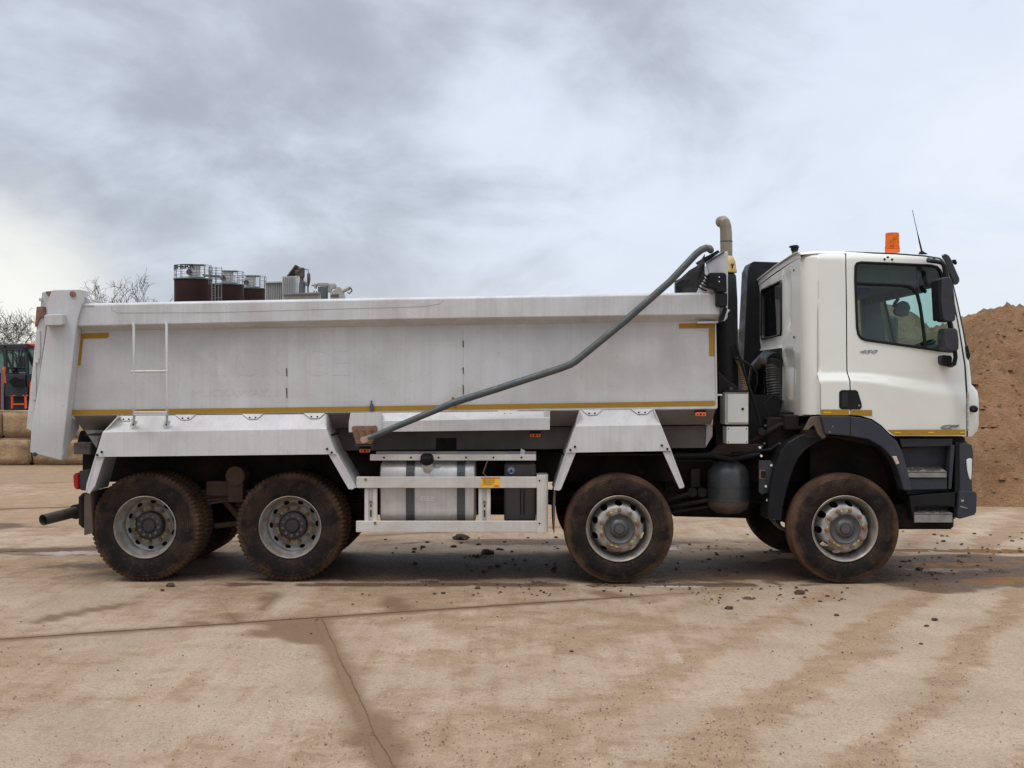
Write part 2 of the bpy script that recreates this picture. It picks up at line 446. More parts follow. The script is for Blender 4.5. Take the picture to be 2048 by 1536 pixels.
def amber_mat():
    m, t, b = newmat('beacon_amber')
    co = t.nodes.new('ShaderNodeTexCoord').outputs['Object']
    sp = t.nodes.new('ShaderNodeSeparateXYZ'); t.links.new(co, sp.inputs[0])
    b.inputs['Base Color'].default_value = (0.95, 0.20, 0.01, 1); b.inputs['Roughness'].default_value = 0.15
    b.inputs['Transmission Weight'].default_value = 0.55; b.inputs['IOR'].default_value = 1.2
    bump(t, b, nmath(t, 'SINE', nmath(t, 'MULTIPLY', sp.outputs[2], 420.0)), 0.002)
    return m
amber_m = amber_mat()
def lamp_mat():
    m, t, b = newmat('clear_lens')
    b.inputs['Base Color'].default_value = (0.62, 0.63, 0.64, 1); b.inputs['Roughness'].default_value = 0.12
    b.inputs['Coat Weight'].default_value = 0.8
    return m
lamp_m = lamp_mat()

# ------------------------------------------------------------------ ground
def gpt(px, py):
    d = H * F / (py - 768)
    return ((px - 1024) / F * d, d - D0)
def ell(x, y, cx, cy, ax, ay, ang=0.0, ns=0.35, fs=1.3):
    dx, dy = x - cx, y - cy; c, s_ = math.cos(ang), math.sin(ang)
    u, v = (dx * c + dy * s_) / ax, (-dx * s_ + dy * c) / ay
    return 1 - (math.hypot(u, v) + ns * nz(x * fs, y * fs, 3.7) + ns * 0.5 * nz(x * fs * 4, y * fs * 4, 8.1))
def wet_and_shade(x, y):  # wet mud, plus the truck's shade painted into the ground beneath it
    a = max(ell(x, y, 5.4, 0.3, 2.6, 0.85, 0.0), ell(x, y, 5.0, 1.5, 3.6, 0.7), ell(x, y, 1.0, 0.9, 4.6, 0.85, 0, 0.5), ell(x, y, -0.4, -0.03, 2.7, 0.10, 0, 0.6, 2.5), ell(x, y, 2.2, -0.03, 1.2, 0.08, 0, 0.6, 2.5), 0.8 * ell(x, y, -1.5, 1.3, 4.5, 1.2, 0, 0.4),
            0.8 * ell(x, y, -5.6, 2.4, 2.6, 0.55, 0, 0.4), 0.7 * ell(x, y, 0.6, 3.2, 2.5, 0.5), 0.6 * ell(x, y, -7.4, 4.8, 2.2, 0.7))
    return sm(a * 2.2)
def sandy(x, y):
    a = 0.5 + 0.55 * fbm(x * 0.45, y * 0.45, 1.2) + 0.25 * fbm(x * 1.7, y * 1.7, 5.0)
    # tracks swept out towards the camera on the right
    rt = sm((x - 0.6) / 2.0)
    t = nz((x * 0.80 - y * 0.52) * 1.35, (x * 0.52 + y * 0.8) * 0.22, 9.0) * 1.3
    a = a * (1 - 0.45 * rt) + rt * (0.02 + 0.12 * t)
    c = x * 0.87 - y * 0.49 + 0.16 * nz(x * 0.7, y * 0.7, 2) + 0.07 * nz(x * 3.1, y * 3.1, 2)
    for cc, ww, am in ((3.58, 0.17, 0.75), (4.40, 0.15, 0.75), (2.75, 0.12, 0.45), (5.25, 0.18, 0.6), (1.9, 0.12, 0.3)):
        a += am * sm(1.3 - abs(c - cc) / ww) * sm((x + 0.3) / 1.5)
    for cc, ww in ((4.02, 0.13), (3.2, 0.16), (4.85, 0.16)):
        a -= 0.30 * sm(1.3 - abs(c - cc) / ww) * sm((x + 0.3) / 1.5)
    if y > 2.5: a += 0.35 * sm((y - 2.5) / 3)
    # sand washed along the joints
    return max(0.0, min(1.0, a))
def ground_mat():
    m, t, b = newmat('yard_surface')
    co = t.nodes.new('ShaderNodeTexCoord').outputs['Object']
    at = t.nodes.new('ShaderNodeAttribute'); at.attribute_name = 'cover'
    sp = t.nodes.new('ShaderNodeSeparateColor'); t.links.new(at.outputs['Color'], sp.inputs[0])
    sand, wet, joint = sp.outputs[0], sp.outputs[1], sp.outputs[2]  # the wet channel also carries the shade painted under the truck
    big = nnoise(t, co, 0.9, 6, 0.6, 0.5)
    mid = nnoise(t, nmapping(t, co, (0.9, 1.1, 1)), 3.6, 8, 0.7, 0.5)
    fine = nnoise(t, co, 34, 5, 0.7)
    grit = nnoise(t, co, 120, 3, 0.6)
    trk = nnoise(t, nmapping(t, co, (7.0, 0.45, 1), (0, 0, 0), (0, 0, R(29))), 1.0, 7, 0.7, 0.3)
    spk = nmap(t, nnoise(t, co, 1.4, 5, 0.6), 0.35, 0.65, 0.25, 1.0)
    sand = nmath(t, 'ADD', sand, nmath(t, 'MULTIPLY', nmath(t, 'SUBTRACT', trk, 0.5), 1.25))
    sfac = nmap(t, nmath(t, 'ADD', sand, nmath(t, 'MULTIPLY', nmath(t, 'SUBTRACT', mid, 0.5), 1.3)), 0.25, 0.85)
    conc = nmix(t, nmap(t, big, 0.3, 0.7), (0.435, 0.335, 0.238), (0.345, 0.257, 0.175))
    sandc = nmix(t, nmap(t, mid, 0.35, 0.7), (0.335, 0.222, 0.130), (0.245, 0.156, 0.087))
    col = nmix(t, nmath(t, 'MULTIPLY', sfac, 0.85), conc, sandc)
    col = nmix(t, nmath(t, 'MULTIPLY', nmap(t, fine, 0.34, 0.50, 1.0, 0.0), 0.55), col, (0.20, 0.145, 0.10))
    col = nmix(t, nmath(t, 'MULTIPLY', nmath(t, 'MULTIPLY', nmap(t, grit, 0.36, 0.46, 1.0, 0.0), 0.75), spk), col, (0.14, 0.10, 0.068))
    col = nmix(t, nmath(t, 'MULTIPLY', nmath(t, 'MULTIPLY', nmap(t, grit, 0.61, 0.70), 0.5), nmath(t, 'SUBTRACT', 1.1, spk)), col, (0.66, 0.60, 0.52))
    fleck = nmap(t, nnoise(t, nmapping(t, co, (1, 1, 1), (7, 3, 1)), 48, 2, 0.5), 0.70, 0.74)
    col = nmix(t, nmath(t, 'MULTIPLY', fleck, 0.7), col, (0.62, 0.57, 0.50))
    col = nmix(t, nmath(t, 'MULTIPLY', joint, 0.95), col, nmix(t, fine, (0.145, 0.090, 0.050), (0.215, 0.140, 0.078)))
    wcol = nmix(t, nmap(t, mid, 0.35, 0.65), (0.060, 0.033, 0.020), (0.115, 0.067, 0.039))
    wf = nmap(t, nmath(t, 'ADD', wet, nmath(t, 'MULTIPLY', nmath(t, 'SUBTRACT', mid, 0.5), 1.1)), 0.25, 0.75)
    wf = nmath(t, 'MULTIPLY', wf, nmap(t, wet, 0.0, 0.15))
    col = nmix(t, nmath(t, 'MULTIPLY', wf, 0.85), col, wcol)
    setc(t, b.inputs['Base Color'], col)
    setc(t, b.inputs['Roughness'], nmap(t, nmath(t, 'MULTIPLY', wf, nmap(t, fine, 0.35, 0.55)), 0.0, 1.0, 0.95, 0.55, False)); b.inputs['Specular IOR Level'].default_value = 0.14
    hgt = nmath(t, 'ADD', nmath(t, 'MULTIPLY', fine, 1.0), nmath(t, 'ADD', nmath(t, 'MULTIPLY', grit, 0.5), nmath(t, 'MULTIPLY', mid, 1.6)))
    bump(t, b, hgt, 0.016, 0.8)
    return m
ground_m = ground_mat()
# far ground: one sheet to the horizon; the yard's slabs lie on it
ground_root = None
def with_cover(o, fn):
    me = o.data
    a = me.color_attributes.new('cover', 'FLOAT_COLOR', 'POINT')
    for i, v in enumerate(me.vertices):
        a.data[i].color = (*fn(v.co.x, v.co.y), 1.0)
mb = MB(); mb.smooth = True
xs = [-2500, -600, -150, -60, -30, -20, -14] + [-10 + 0.5 * i for i in range(41)] + [14, 20, 30, 60, 150, 600, 2500]
ys = [-60, -20] + [-12.5 + 0.5 * i for i in range(80)] + [32, 40, 60, 100, 200, 600, 3000]
vs = [(x, y, -0.0115) for y in ys for x in xs]; nx = len(xs)
mb.add(vs, [(j * nx + i, j * nx + i + 1, (j + 1) * nx + i + 1, (j + 1) * nx + i) for j in range(len(ys) - 1) for i in range(nx - 1)])
ground = mb.build('ground', ground_m)
tag(ground, 'sandy brown ground of the yard reaching to the horizon', kind='structure')
with_cover(ground, lambda x, y: (min(1, sandy(x, y) + 0.25), wet_and_shade(x, y), 0.9 if -12 < y < 10 else 0.2))

# slab layout: rows along direction A, cross joints roughly square to it
A0 = Vector(gpt(0, 1278)); A1 = Vector(gpt(1300, 1190))
dA = (A1 - A0).normalized(); nA = Vector((-dA.y, dA.x))
B0 = Vector(gpt(648, 1246)); B1 = Vector(gpt(786, 1536)); dB = (B1 - B0).normalized()
def axy(u, v): return A0 + dA * u + nA * v
def a_of(p): d = Vector(p) - A0; return d.dot(dA), d.dot(nA)
uB, _ = a_of(B0)
rows = [-10.5, -5.4, 0.0, 5.3, 10.6, 15.9, 21.5]
def joint_w(x, y):
    """half width of the dirt-filled joint: open at the left, closed where sand covers the yard"""
    k = 1 - sm((x - 0.2) / 1.8)
    return 0.0012 + k * (0.018 + 0.028 * (0.5 + 0.5 * nz(x * 1.3, y * 1.3, 2.2)))
Q = [Vector(gpt(*p)) for p in ((512, 1243), (648, 1241), (654, 1288), (585, 1284))]
QS = 1 if (Q[1] - Q[0]).cross(Q[2] - Q[1]) > 0 else -1
slabs = []
PUD = [(*gpt(2050, 1160), 0.75, 0.27), (*gpt(1940, 1128), 0.60, 0.20), (*gpt(1985, 1101), 0.85, 0.22), (*gpt(1830, 1099), 0.45, 0.12), (*gpt(2130, 1122), 0.6, 0.4),
       (*gpt(140, 1105), 0.9, 0.20), (*gpt(1400, 1096), 0.6, 0.10), (*gpt(1340, 1172), 0.5, 0.05)]
def ground_h(x, y):
    h = 0.004 * nz(x * 0.9, y * 0.9, 1) - 0.004
    for cx, cy, ax, ay in PUD:
        if abs(x - cx) < 2 * ax and abs(y - cy) < 3 * ay:
            e = ell(x, y, cx, cy, ax, ay, 0.0, 0.35, 2.0)
            h = min(h, -0.002 - 0.010 * sm(e * 2 + 0.35) + 0.007 * nz(x * 3.3, y * 6, 5) + 0.004 * nz(x * 9, y * 14, 5)) if e > -0.4 else h
    return h
def edge(p, q, inward, step=0.09, open_=True):
    n = max(2, int((q - p).length / step)); o = []
    for i in range(n):
        c = p.lerp(q, i / n)
        wob = (0.012 * nz(c.x * 3, c.y * 3, 4) + 0.006 * nz(c.x * 11, c.y * 11, 4)) * (1 - sm((c.x - 0.2) / 1.8))
        o.append(c + inward * ((joint_w(c.x, c.y) + wob) if open_ else 0.0012))
    return o
def lean(v, row): # cross joints of the near rows follow line B
    return (v * (dB.dot(dA) / dB.dot(nA))) if row <= 1 else 0.0
for r in range(len(rows) - 1):
    v0, v1 = rows[r], rows[r + 1]
    off = {0: 0.6, 1: 0.0, 2: -0.66, 3: 1.5, 4: 0.2, 5: 2.0}[r]
    us = [uB + off + k * 5.2 for k in range(-5, 6)]
    for i in range(len(us) - 1):
        c = [axy(us[i] + lean(v0, r), v0), axy(us[i + 1] + lean(v0, r), v0), axy(us[i + 1] + lean(v1, r), v1), axy(us[i] + lean(v1, r), v1)]
        mid = (c[0] + c[1] + c[2] + c[3]) / 4
        if abs(mid.x) > 4 + (mid.y + 14) * 0.52 or mid.y > 15 or mid.y < -11: continue
        slabs.append((r, i, c))
def us_x(k, i, r):
    us = [uB + {0: 0.6, 1: 0.0, 2: -0.66, 3: 1.5, 4: 0.2, 5: 2.0}[r] + m * 5.2 for m in range(-5, 6)]
    return us[i + 1] if k == 1 else us[i]
for r, i, c in slabs:
    v0, v1 = rows[r], rows[r + 1]
    near = (c[0] + c[2]).y / 2 < 4.5
    st = 0.105 if near else 0.34
    poly = []
    for k in range(4):
        p, q = c[k], c[(k + 1) % 4]; d = (q - p).normalized(); inn = Vector((-d.y, d.x))
        along = k % 2 == 0
        vv = (v0 if k == 0 else v1)
        ox = along and (vv in (0.0, 10.6)) or (not along and r == 1 and abs((us_x(k, i, r)) - uB) < 0.01)
        poly += [tuple(v) for v in edge(p, q, inn, st, ox)]
    # the broken corner next to the wide joint, filled with dirt
    ctr = (c[0] + c[2]) / 2
    mb = MB()
    def top(x, y): return (x, y, ground_h(x, y))
    mb.skin(poly, [], top, st, back=(0, 0, -0.05))
    o = mb.build('concrete_slab', ground_m, ground, loc=(0, 0, 0))
    def cov(x, y):
        u, v = a_of((x, y))
        jd = 9
        for rv in rows: jd = min(jd, abs(v - rv))
        open_ = 1 - sm((x - 0.2) / 1.8)
        nn_ = nz(x * 2.1, y * 2.1, 6)
        j = sm(1 - (jd - 0.02) / (0.09 + 0.16 * max(0, nn_ + 0.1))) * (0.3 + 0.7 * open_)
        ub = abs(u - uB - lean(v, 1)) if v < 0 else abs(u - uB + 0.66)
        if v < 0.5: j = max(j, sm(1 - (ub - 0.02) / (0.10 + 0.16 * max(0, nn_ + 0.15))))
        # washed patches along the joint
        for (cx, cy, ax, ay, an) in patches:
            j = max(j, sm(3.2 * ell(x, y, cx, cy, ax * 1.15, ay * 1.15, an, 0.4, 2.2)))
        qd = min(QS * (Q[(m + 1) % 4] - Q[m]).normalized().cross(Vector((x, y)) - Q[m]) for m in range(4))
        j = max(j, sm((qd + 0.05 + 0.07 * nz(x * 4, y * 4, 3)) / 0.06))
        return (sandy(x, y), wet_and_shade(x, y), j)
    gp = lambda a, b_: gpt(a, b_)
    patches = [(*gp(585, 1262), 0.40, 0.20, R(15)), (*gp(175, 1222), 0.62, 0.13, R(58)), (*gp(795, 1210), 0.12, 0.42, R(14)),
               (*gp(1218, 1188), 0.14, 0.25, R(30)), (*gp(535, 1205), 0.10, 0.6, R(5)), (*gp(755, 1480), 0.17, 0.75, R(12)),
               (*gp(390, 1245), 0.10, 0.10, 0)]
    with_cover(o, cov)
    tag(o, kind='structure')

def puddle_mat():
    m, t, b = newmat('puddle_water')
    co = t.nodes.new('ShaderNodeTexCoord').outputs['Object']
    setc(t, b.inputs['Base Color'], nmix(t, nnoise(t, co, 4, 3), (0.23, 0.125, 0.055), (0.16, 0.085, 0.04)))
    b.inputs['Roughness'].default_value = 0.09; b.inputs['IOR'].default_value = 1.33
    bump(t, b, nnoise(t, co, 6, 2), 0.003, 0.25)
    return m
pud_m = puddle_mat()
for (cx, cy, ax, ay) in PUD:
    px = cx * 37; pts = []
    for k in range(56):
        a = 2 * math.pi * k / 56
        rr = 1.25 + 0.42 * nz(math.cos(a) * 1.6 + px, math.sin(a) * 1.6, 1) + 0.22 * nz(math.cos(a) * 5 + px, math.sin(a) * 5, 2)
        pts.append((cx + math.cos(a) * ax * rr, cy + math.sin(a) * ay * rr))
    mb = MB(); mb.skin(pts, [], lambda x, y: (x, y, -0.0085 - 0.0005 * (PUD.index((cx, cy, ax, ay)) % 5)), 0.2)
    o = mb.build('puddle', pud_m)
    tag(o, 'shallow brown puddle lying on the muddy yard', kind='structure', group='puddles on the yard')

# ------------------------------------------------------------------ sand heaps
def heap_mat(name, a_, b_, c_):
    m, t, b = newmat(name)
    co = t.nodes.new('ShaderNodeTexCoord').outputs['Object']
    n_1 = nnoise(t, co, 0.8, 6, 0.6, 0.4); n_2 = nnoise(t, co, 5, 7, 0.7); n_3 = nnoise(t, co, 24, 5, 0.7)
    col = nmix(t, nmap(t, n_1, 0.35, 0.68), a_, b_)
    col = nmix(t, nmath(t, 'MULTIPLY', nmap(t, n_2, 0.5, 0.7), 0.6), col, c_)
    col = nmix(t, nmath(t, 'MULTIPLY', nmap(t, n_3, 0.3, 0.5, 1, 0), 0.35), col, tuple(x * 0.45 for x in a_))
    setc(t, b.inputs['Base Color'], col); b.inputs['Roughness'].default_value = 0.95
    bump(t, b, nmath(t, 'ADD', nmath(t, 'MULTIPLY', n_2, 1), nmath(t, 'MULTIPLY', n_3, 0.4)), 0.30, 1.0)
    return m
heap_m = heap_mat('heap_sand', (0.45, 0.243, 0.110), (0.315, 0.160, 0.069), (0.50, 0.305, 0.155))
heap2_m = heap_mat('heap_sand_pale', (0.36, 0.24, 0.135), (0.27, 0.17, 0.09), (0.42, 0.30, 0.17))
def heap(name, label, mat, x0, x1, y0, y1, hf, step, cat='sand heap'):
    nx, ny = int((x1 - x0) / step), int((y1 - y0) / step)
    mb = MB(); mb.smooth = True; vs = []
    for j in range(ny + 1):
        for i in range(nx + 1):
            x, y = x0 + i * step, y0 + j * step
            h = hf(x, y)
            k = sm(h / 0.5)
            h += k * (0.20 * fbm(x * 0.6, y * 0.6, 4) + 0.13 * fbm(x * 2.7, y * 2.7, 7, 5) + 0.10 * abs(fbm(x * 4.6, y * 4.6, 2, 5)) - 0.05 * abs(nz(x * 9, y * 8, 3)) + (0.16 * max(0, nz(x * 1.9, y * 1.9, 8) - 0.35)))
            vs.append((x, y, h - 0.05))
    fs = [(j * (nx + 1) + i, j * (nx + 1) + i + 1, (j + 1) * (nx + 1) + i + 1, (j + 1) * (nx + 1) + i) for j in range(ny) for i in range(nx)]
    fs = [f for f in fs if max(vs[i][2] for i in f) > -0.04]
    mb.add(vs, fs); o = mb.build(name, mat)
    # drop loose vertices
    return tag(o, label, cat)
def hR(x, y):
    foot = 7.6 + 0.5 * nz(x * 0.3, 0, 1); top = 3.92 + 0.25 * sm((x - 12) / 6)
    front = (y - foot) * 0.86
    side = (x - 6.8) * 1.5 + 0.3 * nz(y * 0.5, 3)
    back = (21 - y) * 0.9
    h = min(front, side, back)
    return top * math.tanh(h * 1.12 / top) if h > 0 else -0.2
heap('sand_heap', 'large reddish brown sand heap beside the front of the cab', heap_m, 4.6, 17.5, 6.6, 21.5, hR, 0.062)
def lumps(name, hf, x0, x1, y0, y1, n, seed, mat, r0, r1):
    rn = random.Random(seed); mb = MB()
    while n > 0:
        x, y = rn.uniform(x0, x1), y0 + (y1 - y0) * rn.random() ** 1.3
        h = hf(x, y)
        if h < 0.02 and rn.random() < 0.8: continue
        n -= 1; h = max(h, 0)
        k = sm(h / 0.5); h += k * (0.20 * fbm(x * 0.6, y * 0.6, 4) + 0.13 * fbm(x * 2.7, y * 2.7, 7, 5) + 0.10 * abs(fbm(x * 4.6, y * 4.6, 2, 5)) - 0.05 * abs(nz(x * 9, y * 8, 3)))
        r = rn.uniform(r0, r1) * (2.0 if rn.random() < 0.05 else 1)
        q = [Vector((x, y, h - 0.065)) + Vector((dx, dy, dz)) * r * rn.uniform(.6, 1.3) for dx, dy, dz in ((1, 0, 0), (0.3, 1, 0), (-0.9, 0.4, 0), (-0.7, -0.7, 0), (0.4, -0.9, 0), (0.1, 0, 1))]
        mb.add(q, [(i, (i + 1) % 5, 5) for i in range(5)])
    o = mb.build(name, mat, None, recalc=False, weld=False)
    return tag(o, 'loose lumps of sand strewn over the large heap and its foot', kind='stuff')
lumps('sand_lumps', hR, 6.5, 16.5, 6.6, 15, 2600, 5, heap_m, 0.015, 0.05)
def hL(x, y):
    c = 7.4; d = abs(x - c)
    top = 4.75 - 0.83 * math.sqrt(d * d + 0.5)
    h = min(top, (y - 11.3) * 0.95, (22 - y) * 0.95)
    h = min(h, 3.9 + 0.25 * (h - 3.9)) if h > 3.9 else h
    return h if h > 0 else -0.2
heap('sand_heap', 'pale yellowish sand heap seen through the cab window', heap2_m, 1.6, 13.5, 10.8, 22.5, hL, 0.14)

# ------------------------------------------------------------------ stone block wall
def stone_mat():
    m, t, b = newmat('rough_stone')
    oi = t.nodes.new('ShaderNodeObjectInfo')
    co = t.nodes.new('ShaderNodeTexCoord').outputs['Object']
    n_1 = nnoise(t, co, 1.6, 6, 0.65, 0.5); n_2 = nnoise(t, co, 11, 6, 0.7)
    col = nmix(t, nmap(t, n_1, 0.35, 0.7), (0.35, 0.235, 0.128), (0.19, 0.122, 0.066))
    col = nmix(t, nmath(t, 'MULTIPLY', nmap(t, n_2, 0.55, 0.7), 0.6), col, (0.40, 0.31, 0.20))
    col = nmix(t, nmath(t, 'MULTIPLY', nmap(t, n_2, 0.28, 0.42, 1, 0), 0.6), col, (0.09, 0.06, 0.035))
    hs = t.nodes.new('ShaderNodeHueSaturation'); t.links.new(col, hs.inputs['Color'])
    t.links.new(nmap(t, oi.outputs['Random'], 0, 1, 0.85, 1.15, False), hs.inputs['Value'])
    setc(t, b.inputs['Base Color'], hs.outputs[0]); b.inputs['Roughness'].default_value = 0.9
    bump(t, b, n_2, 0.05, 0.8)
    return m
stone_m = stone_mat()
wall = thing('block_wall', 'low wall of rough tan stone blocks in front of the orange digger', 'wall', (-8.5, 17.7, 0))
def stone(w_, h_, d_, seed):
    bm = bmesh.new(); bmesh.ops.create_cube(bm, size=1)
    for v in bm.verts: v.co = Vector((v.co.x * w_, v.co.y * d_, v.co.z * h_))
    bmesh.ops.bevel(bm, geom=bm.edges[:], offset=0.05, segments=2, affect='EDGES')
    bmesh.ops.subdivide_edges(bm, edges=bm.edges[:], cuts=3, use_grid_fill=True)
    for v in bm.verts:
        n_ = fbm(v.co.x * 2.2 + seed * 9, v.co.y * 2.2, v.co.z * 2.2 + seed) * 0.045 + nz(v.co.x * 7 + seed, v.co.y * 7, v.co.z * 7) * 0.015
        v.co += v.co.normalized() * n_
        v.co.x = max(-w_ / 2 + 0.006, min(w_ / 2 - 0.006, v.co.x))
        v.co.z = max(-h_ / 2 + 0.004, min(h_ / 2 - 0.004, v.co.z))
    me = bpy.data.meshes.new('stone_block'); bm.to_mesh(me); bm.free()
    for p in me.polygons: p.use_smooth = True
    me.materials.append(stone_m); return me
sm_ = [stone(1.49, 0.66, 0.75, k) for k in range(5)]
xw = W(61, 900, 17.7).x
k = 0
for row in range(2):
    x = xw - 1.5 * 4 - (0.70 if row else 0)
    while x < -1.0:
        zc = 0.31 + row * 0.665
        o = link('stone_block', sm_[k % 5], wall, loc=(x + 0.75 + 8.5 , 0.38 + random.uniform(-.04, .04), zc))
        if k % 2: o.rotation_euler = (0, 0, math.pi)
        k += 1; x += 1.5
# ------------------------------------------------------------------ the truck
truck = thing('tipper_truck', 'long white four axle tipper truck with dirty grey body and cream cab', 'truck', (-1.0, 1.25, 0))
def P(name, mb, mat, bevel=0.0, parent=None, label=None, **k):
    o = mb.build(name, mat, parent or truck, bevel, **k)
    if label: o['label'] = label
    return o
def ctr(pp, Y): return [W(a, b, Y) for a, b in pp]

# --- tipper body shell -------------------------------------------------------
YB, YF = 0.06, 2.44           # near and far wall of the tub
BL, BR = 137, 1433
b_tl, b_tr, b_br, b_bl = W(160, 650, YB), W(1428, 640, YB), W(1433, 816, YB), W(137, 829, YB)
mb = MB(); t_ = 0.05
def wallquad(y, s):
    q = [Vector((p.x, y, p.z)) for p in (b_tl, b_tr, b_br, b_bl)]
    mb.prism(q, (0, s * t_, 0))
wallquad(YB, 1); wallquad(YF, -1)
tub = P('tipper_body', mb, body_m, 0.004)
# floor and chine (tub narrows under the side walls)
mb = MB()
def xz(p, dx=0, dz=0): return (p.x + dx, p.z + dz)
zl, zr = b_bl.z, b_br.z
def sect(x, z, last=False):
    return [Vector((x, YB + 0.01, z)), Vector((x, YB + 0.012, z - 0.02)), Vector((x, 0.34, z - 0.17)), Vector((x, 2.16, z - 0.17)), Vector((x, YF - 0.012, z - 0.02)), Vector((x, YF - 0.01, z))]
mb.loft([sect(b_bl.x + 0.05, zl), sect(b_br.x - 0.01, zr)], smooth=False, closed=True)
q0, q1 = sect(b_bl.x + 0.05, zl), sect(b_br.x - 0.01, zr)
mb.add(q0, [list(range(6))]); mb.add(q1, [list(range(6))])
P('floor_chine', mb, worn('underbody', (0.20, 0.185, 0.175), (0.14, 0.10, 0.075), 0.6, 2.5, 0.6, specks=0.3), 0.0, tub)
mb = MB()     # rolled lower edge under the wall
mb.prism([b_bl + Vector((0.02, -0.018, 0.028)), b_br + Vector((0, -0.018, 0.028)), b_br + Vector((0, -0.018, -0.012)), b_bl + Vector((0.02, -0.018, -0.012))], (0, 0.03, 0))
P('lower_rail', mb, rail_m, 0.008, tub)
# top rail: boxed, with an underside sloping back to the wall
mb = MB()
def rail_sec(px, top, fold, under, Yo=-0.07, far=False):
    a = W(px, top, Yo); b = W(px, fold, Yo); c = W(px, under, YB)
    x = a.x
    pr = [(Yo + 0.03, a.z + 0.012), (Yo, a.z - 0.008), (Yo, b.z), (YB + 0.001, c.z), (YB + 0.055, c.z), (YB + 0.055, a.z + 0.012)]
    if far: pr = [(2.5 - y, z) for y, z in pr]
    return [Vector((x, y, z)) for y, z in pr]
for far in (False, True):
    secs = [rail_sec(155, 609, 652, 662, far=far), rail_sec(800, 597, 638, 652.5, far=far), rail_sec(1395, 587, 629, 643, far=far), rail_sec(1440, 587, 629, 643, far=far)]
    mb.loft(secs, smooth=False, closed=True)
    for q in (secs[0], secs[-1]): mb.add(q, [list(range(6))])
P('top_rail', mb, rail_m, 0.006, tub)
mb = MB()  # thin dented strip pressed in the rail
def strip(pp, Y, r=0.004):
    mb.tube([W(a, b, Y) for a, b in pp], r, 5)
strip([(222, 612), (224, 620), (236, 625.5), (420, 625), (700, 617), (845, 613), (880, 607), (886, 600)], -0.0705, 0.0022)
P('pressed_edge', mb, worn('edge_shade', (0.34, 0.325, 0.31), (0.25, 0.23, 0.21), 0.5, 6, 0.6), 0, tub)
# end walls of the tub
mb = MB()
mb.prism([(b_br.x - 0.045, YB + 0.05, b_br.z), (b_br.x - 0.045, YF - 0.05, b_br.z), (b_tr.x - 0.045, YF - 0.05, b_tr.z + 0.22), (b_tr.x - 0.045, YB + 0.05, b_tr.z + 0.22)], (0.04, 0, 0))
P('front_wall', mb, body_m, 0.003, tub)
# vertical weld seams with opened dashes
for sx, ds in ((573, ((736, 753), (775, 796))), (926, ((681, 695), (734, 748), (770, 789)))):
    mb = MB(); mb.boxp(sx - 0.5, 657, sx + 0.7, 818, YB - 0.004, 0.006)
    P('weld_seam', mb, rail_m, 0, tub)
    for a, b in ds:
        mb = MB(); mb.plate([(sx - 0.8, a), (sx + 1.1, a + 1), (sx + 1.4, b), (sx - 0.2, b - 1)], YB - 0.0065, 0.004)
        P('seam_crack', mb, blackp_m, 0, tub)
# ghost lettering left by removed signs
def flatmap(x0, x1, yb, yt, Y, slope=0.0):
    return lambda a, b: W(x0 + (x1 - x0) * a, yb + (yt - yb) * b - slope * a, Y)
lettering('ghost_lettering', 'MICK GE', ghost_m, tub, flatmap(378, 700, 753, 697, YB - 0.0015, 2), None)
lettering('ghost_lettering', 'MUCKAWAY, E', ghost_m, tub, flatmap(385, 562, 795, 779, YB - 0.0015, 1), None)
# reflective tape
def tape(pp, Y=YB - 0.004, parent=tub):
    mb = MB(); mb.plate(pp, Y, 0.003); return P('reflective_tape', mb, tape_m, 0, parent)
tape([(139, 820), (640, 814.0), (1430, 801.5), (1430, 811.5), (640, 824), (138, 830)], YB - 0.0205)
tape([(157.5, 667), (218, 665.5), (218, 673), (213, 676.5), (167, 677.5), (157, 677.8)])
tape([(157, 678.2), (166.5, 678), (161, 731), (152.5, 730)])
tape([(1358, 647), (1428.5, 646), (1428.5, 656.5), (1358, 657)])
tape([(1417.5, 657), (1428.5, 657), (1429, 712), (1418.5, 712)])
# raised rim beside the tape at the rear of the wall
mb = MB(); mb.tube([W(157, 667, YB - 0.006), W(137.5, 829, YB - 0.006)], 0.006, 6); P('edge_bead', mb, rail_m, 0, tub)
mb = MB(); mb.tube([W(1430.5, 646, YB - 0.004), W(1433.5, 816, YB - 0.004)], 0.008, 6); P('edge_bead', mb, rail_m, 0, tub)

# rear corner post
for far in (False, True):
    mb = MB()
    pts = ctr([(103, 581), (107, 579.5), (160, 578.5), (166, 580), (165, 606), (155, 640), (151.5, 662), (123, 921), (60, 905), (62, 862), (95, 650), (94, 610)], -0.10)
    if far: pts = [Vector((p.x, 2.6, p.z)) for p in pts][::-1]
    mb.prism(pts, (0, 0.16 if not far else -0.16, 0))
    P('rear_post', mb, body_m, 0.006, tub)
mb = MB()
xg = W(127, 833, -0.1).x - 0.02
zs = [W(127, 833, -.1).z, W(160, 838, .35).z, W(161, 857, .35).z, W(127, 912, -.1).z]
mb.prism([(xg, -0.095, zs[0]), (xg, 0.33, zs[1]), (xg, 0.35, zs[2]), (xg, -0.095, zs[3])], (0.015, 0, 0))
P('post_gusset', mb, body_m, 0.003, tub)
mb = MB(); mb.plate([(164, 585), (182, 603), (195, 606.5), (208, 607.5), (163, 609)], -0.03, 0.04)
mb.boxp(155, 609.5, 188, 612, -0.076, 0.03)
P('post_gusset', mb, rail_m, 0.002, tub)
mb = MB(); mb.plate([(88, 631), (91, 629.5), (124, 628), (125, 648.5), (122, 650.5), (89, 651)], -0.20, 0.1)
P('side_bracket', mb, rail_m, 0.006, tub)
mb = MB(); mb.lathe([(0.0, 0), (0.028, 0.0), (0.028, 0.03)], W(145, 588, -0.115), 'Y', 12); P('lashing_hole', mb, rust_m, 0, tub)
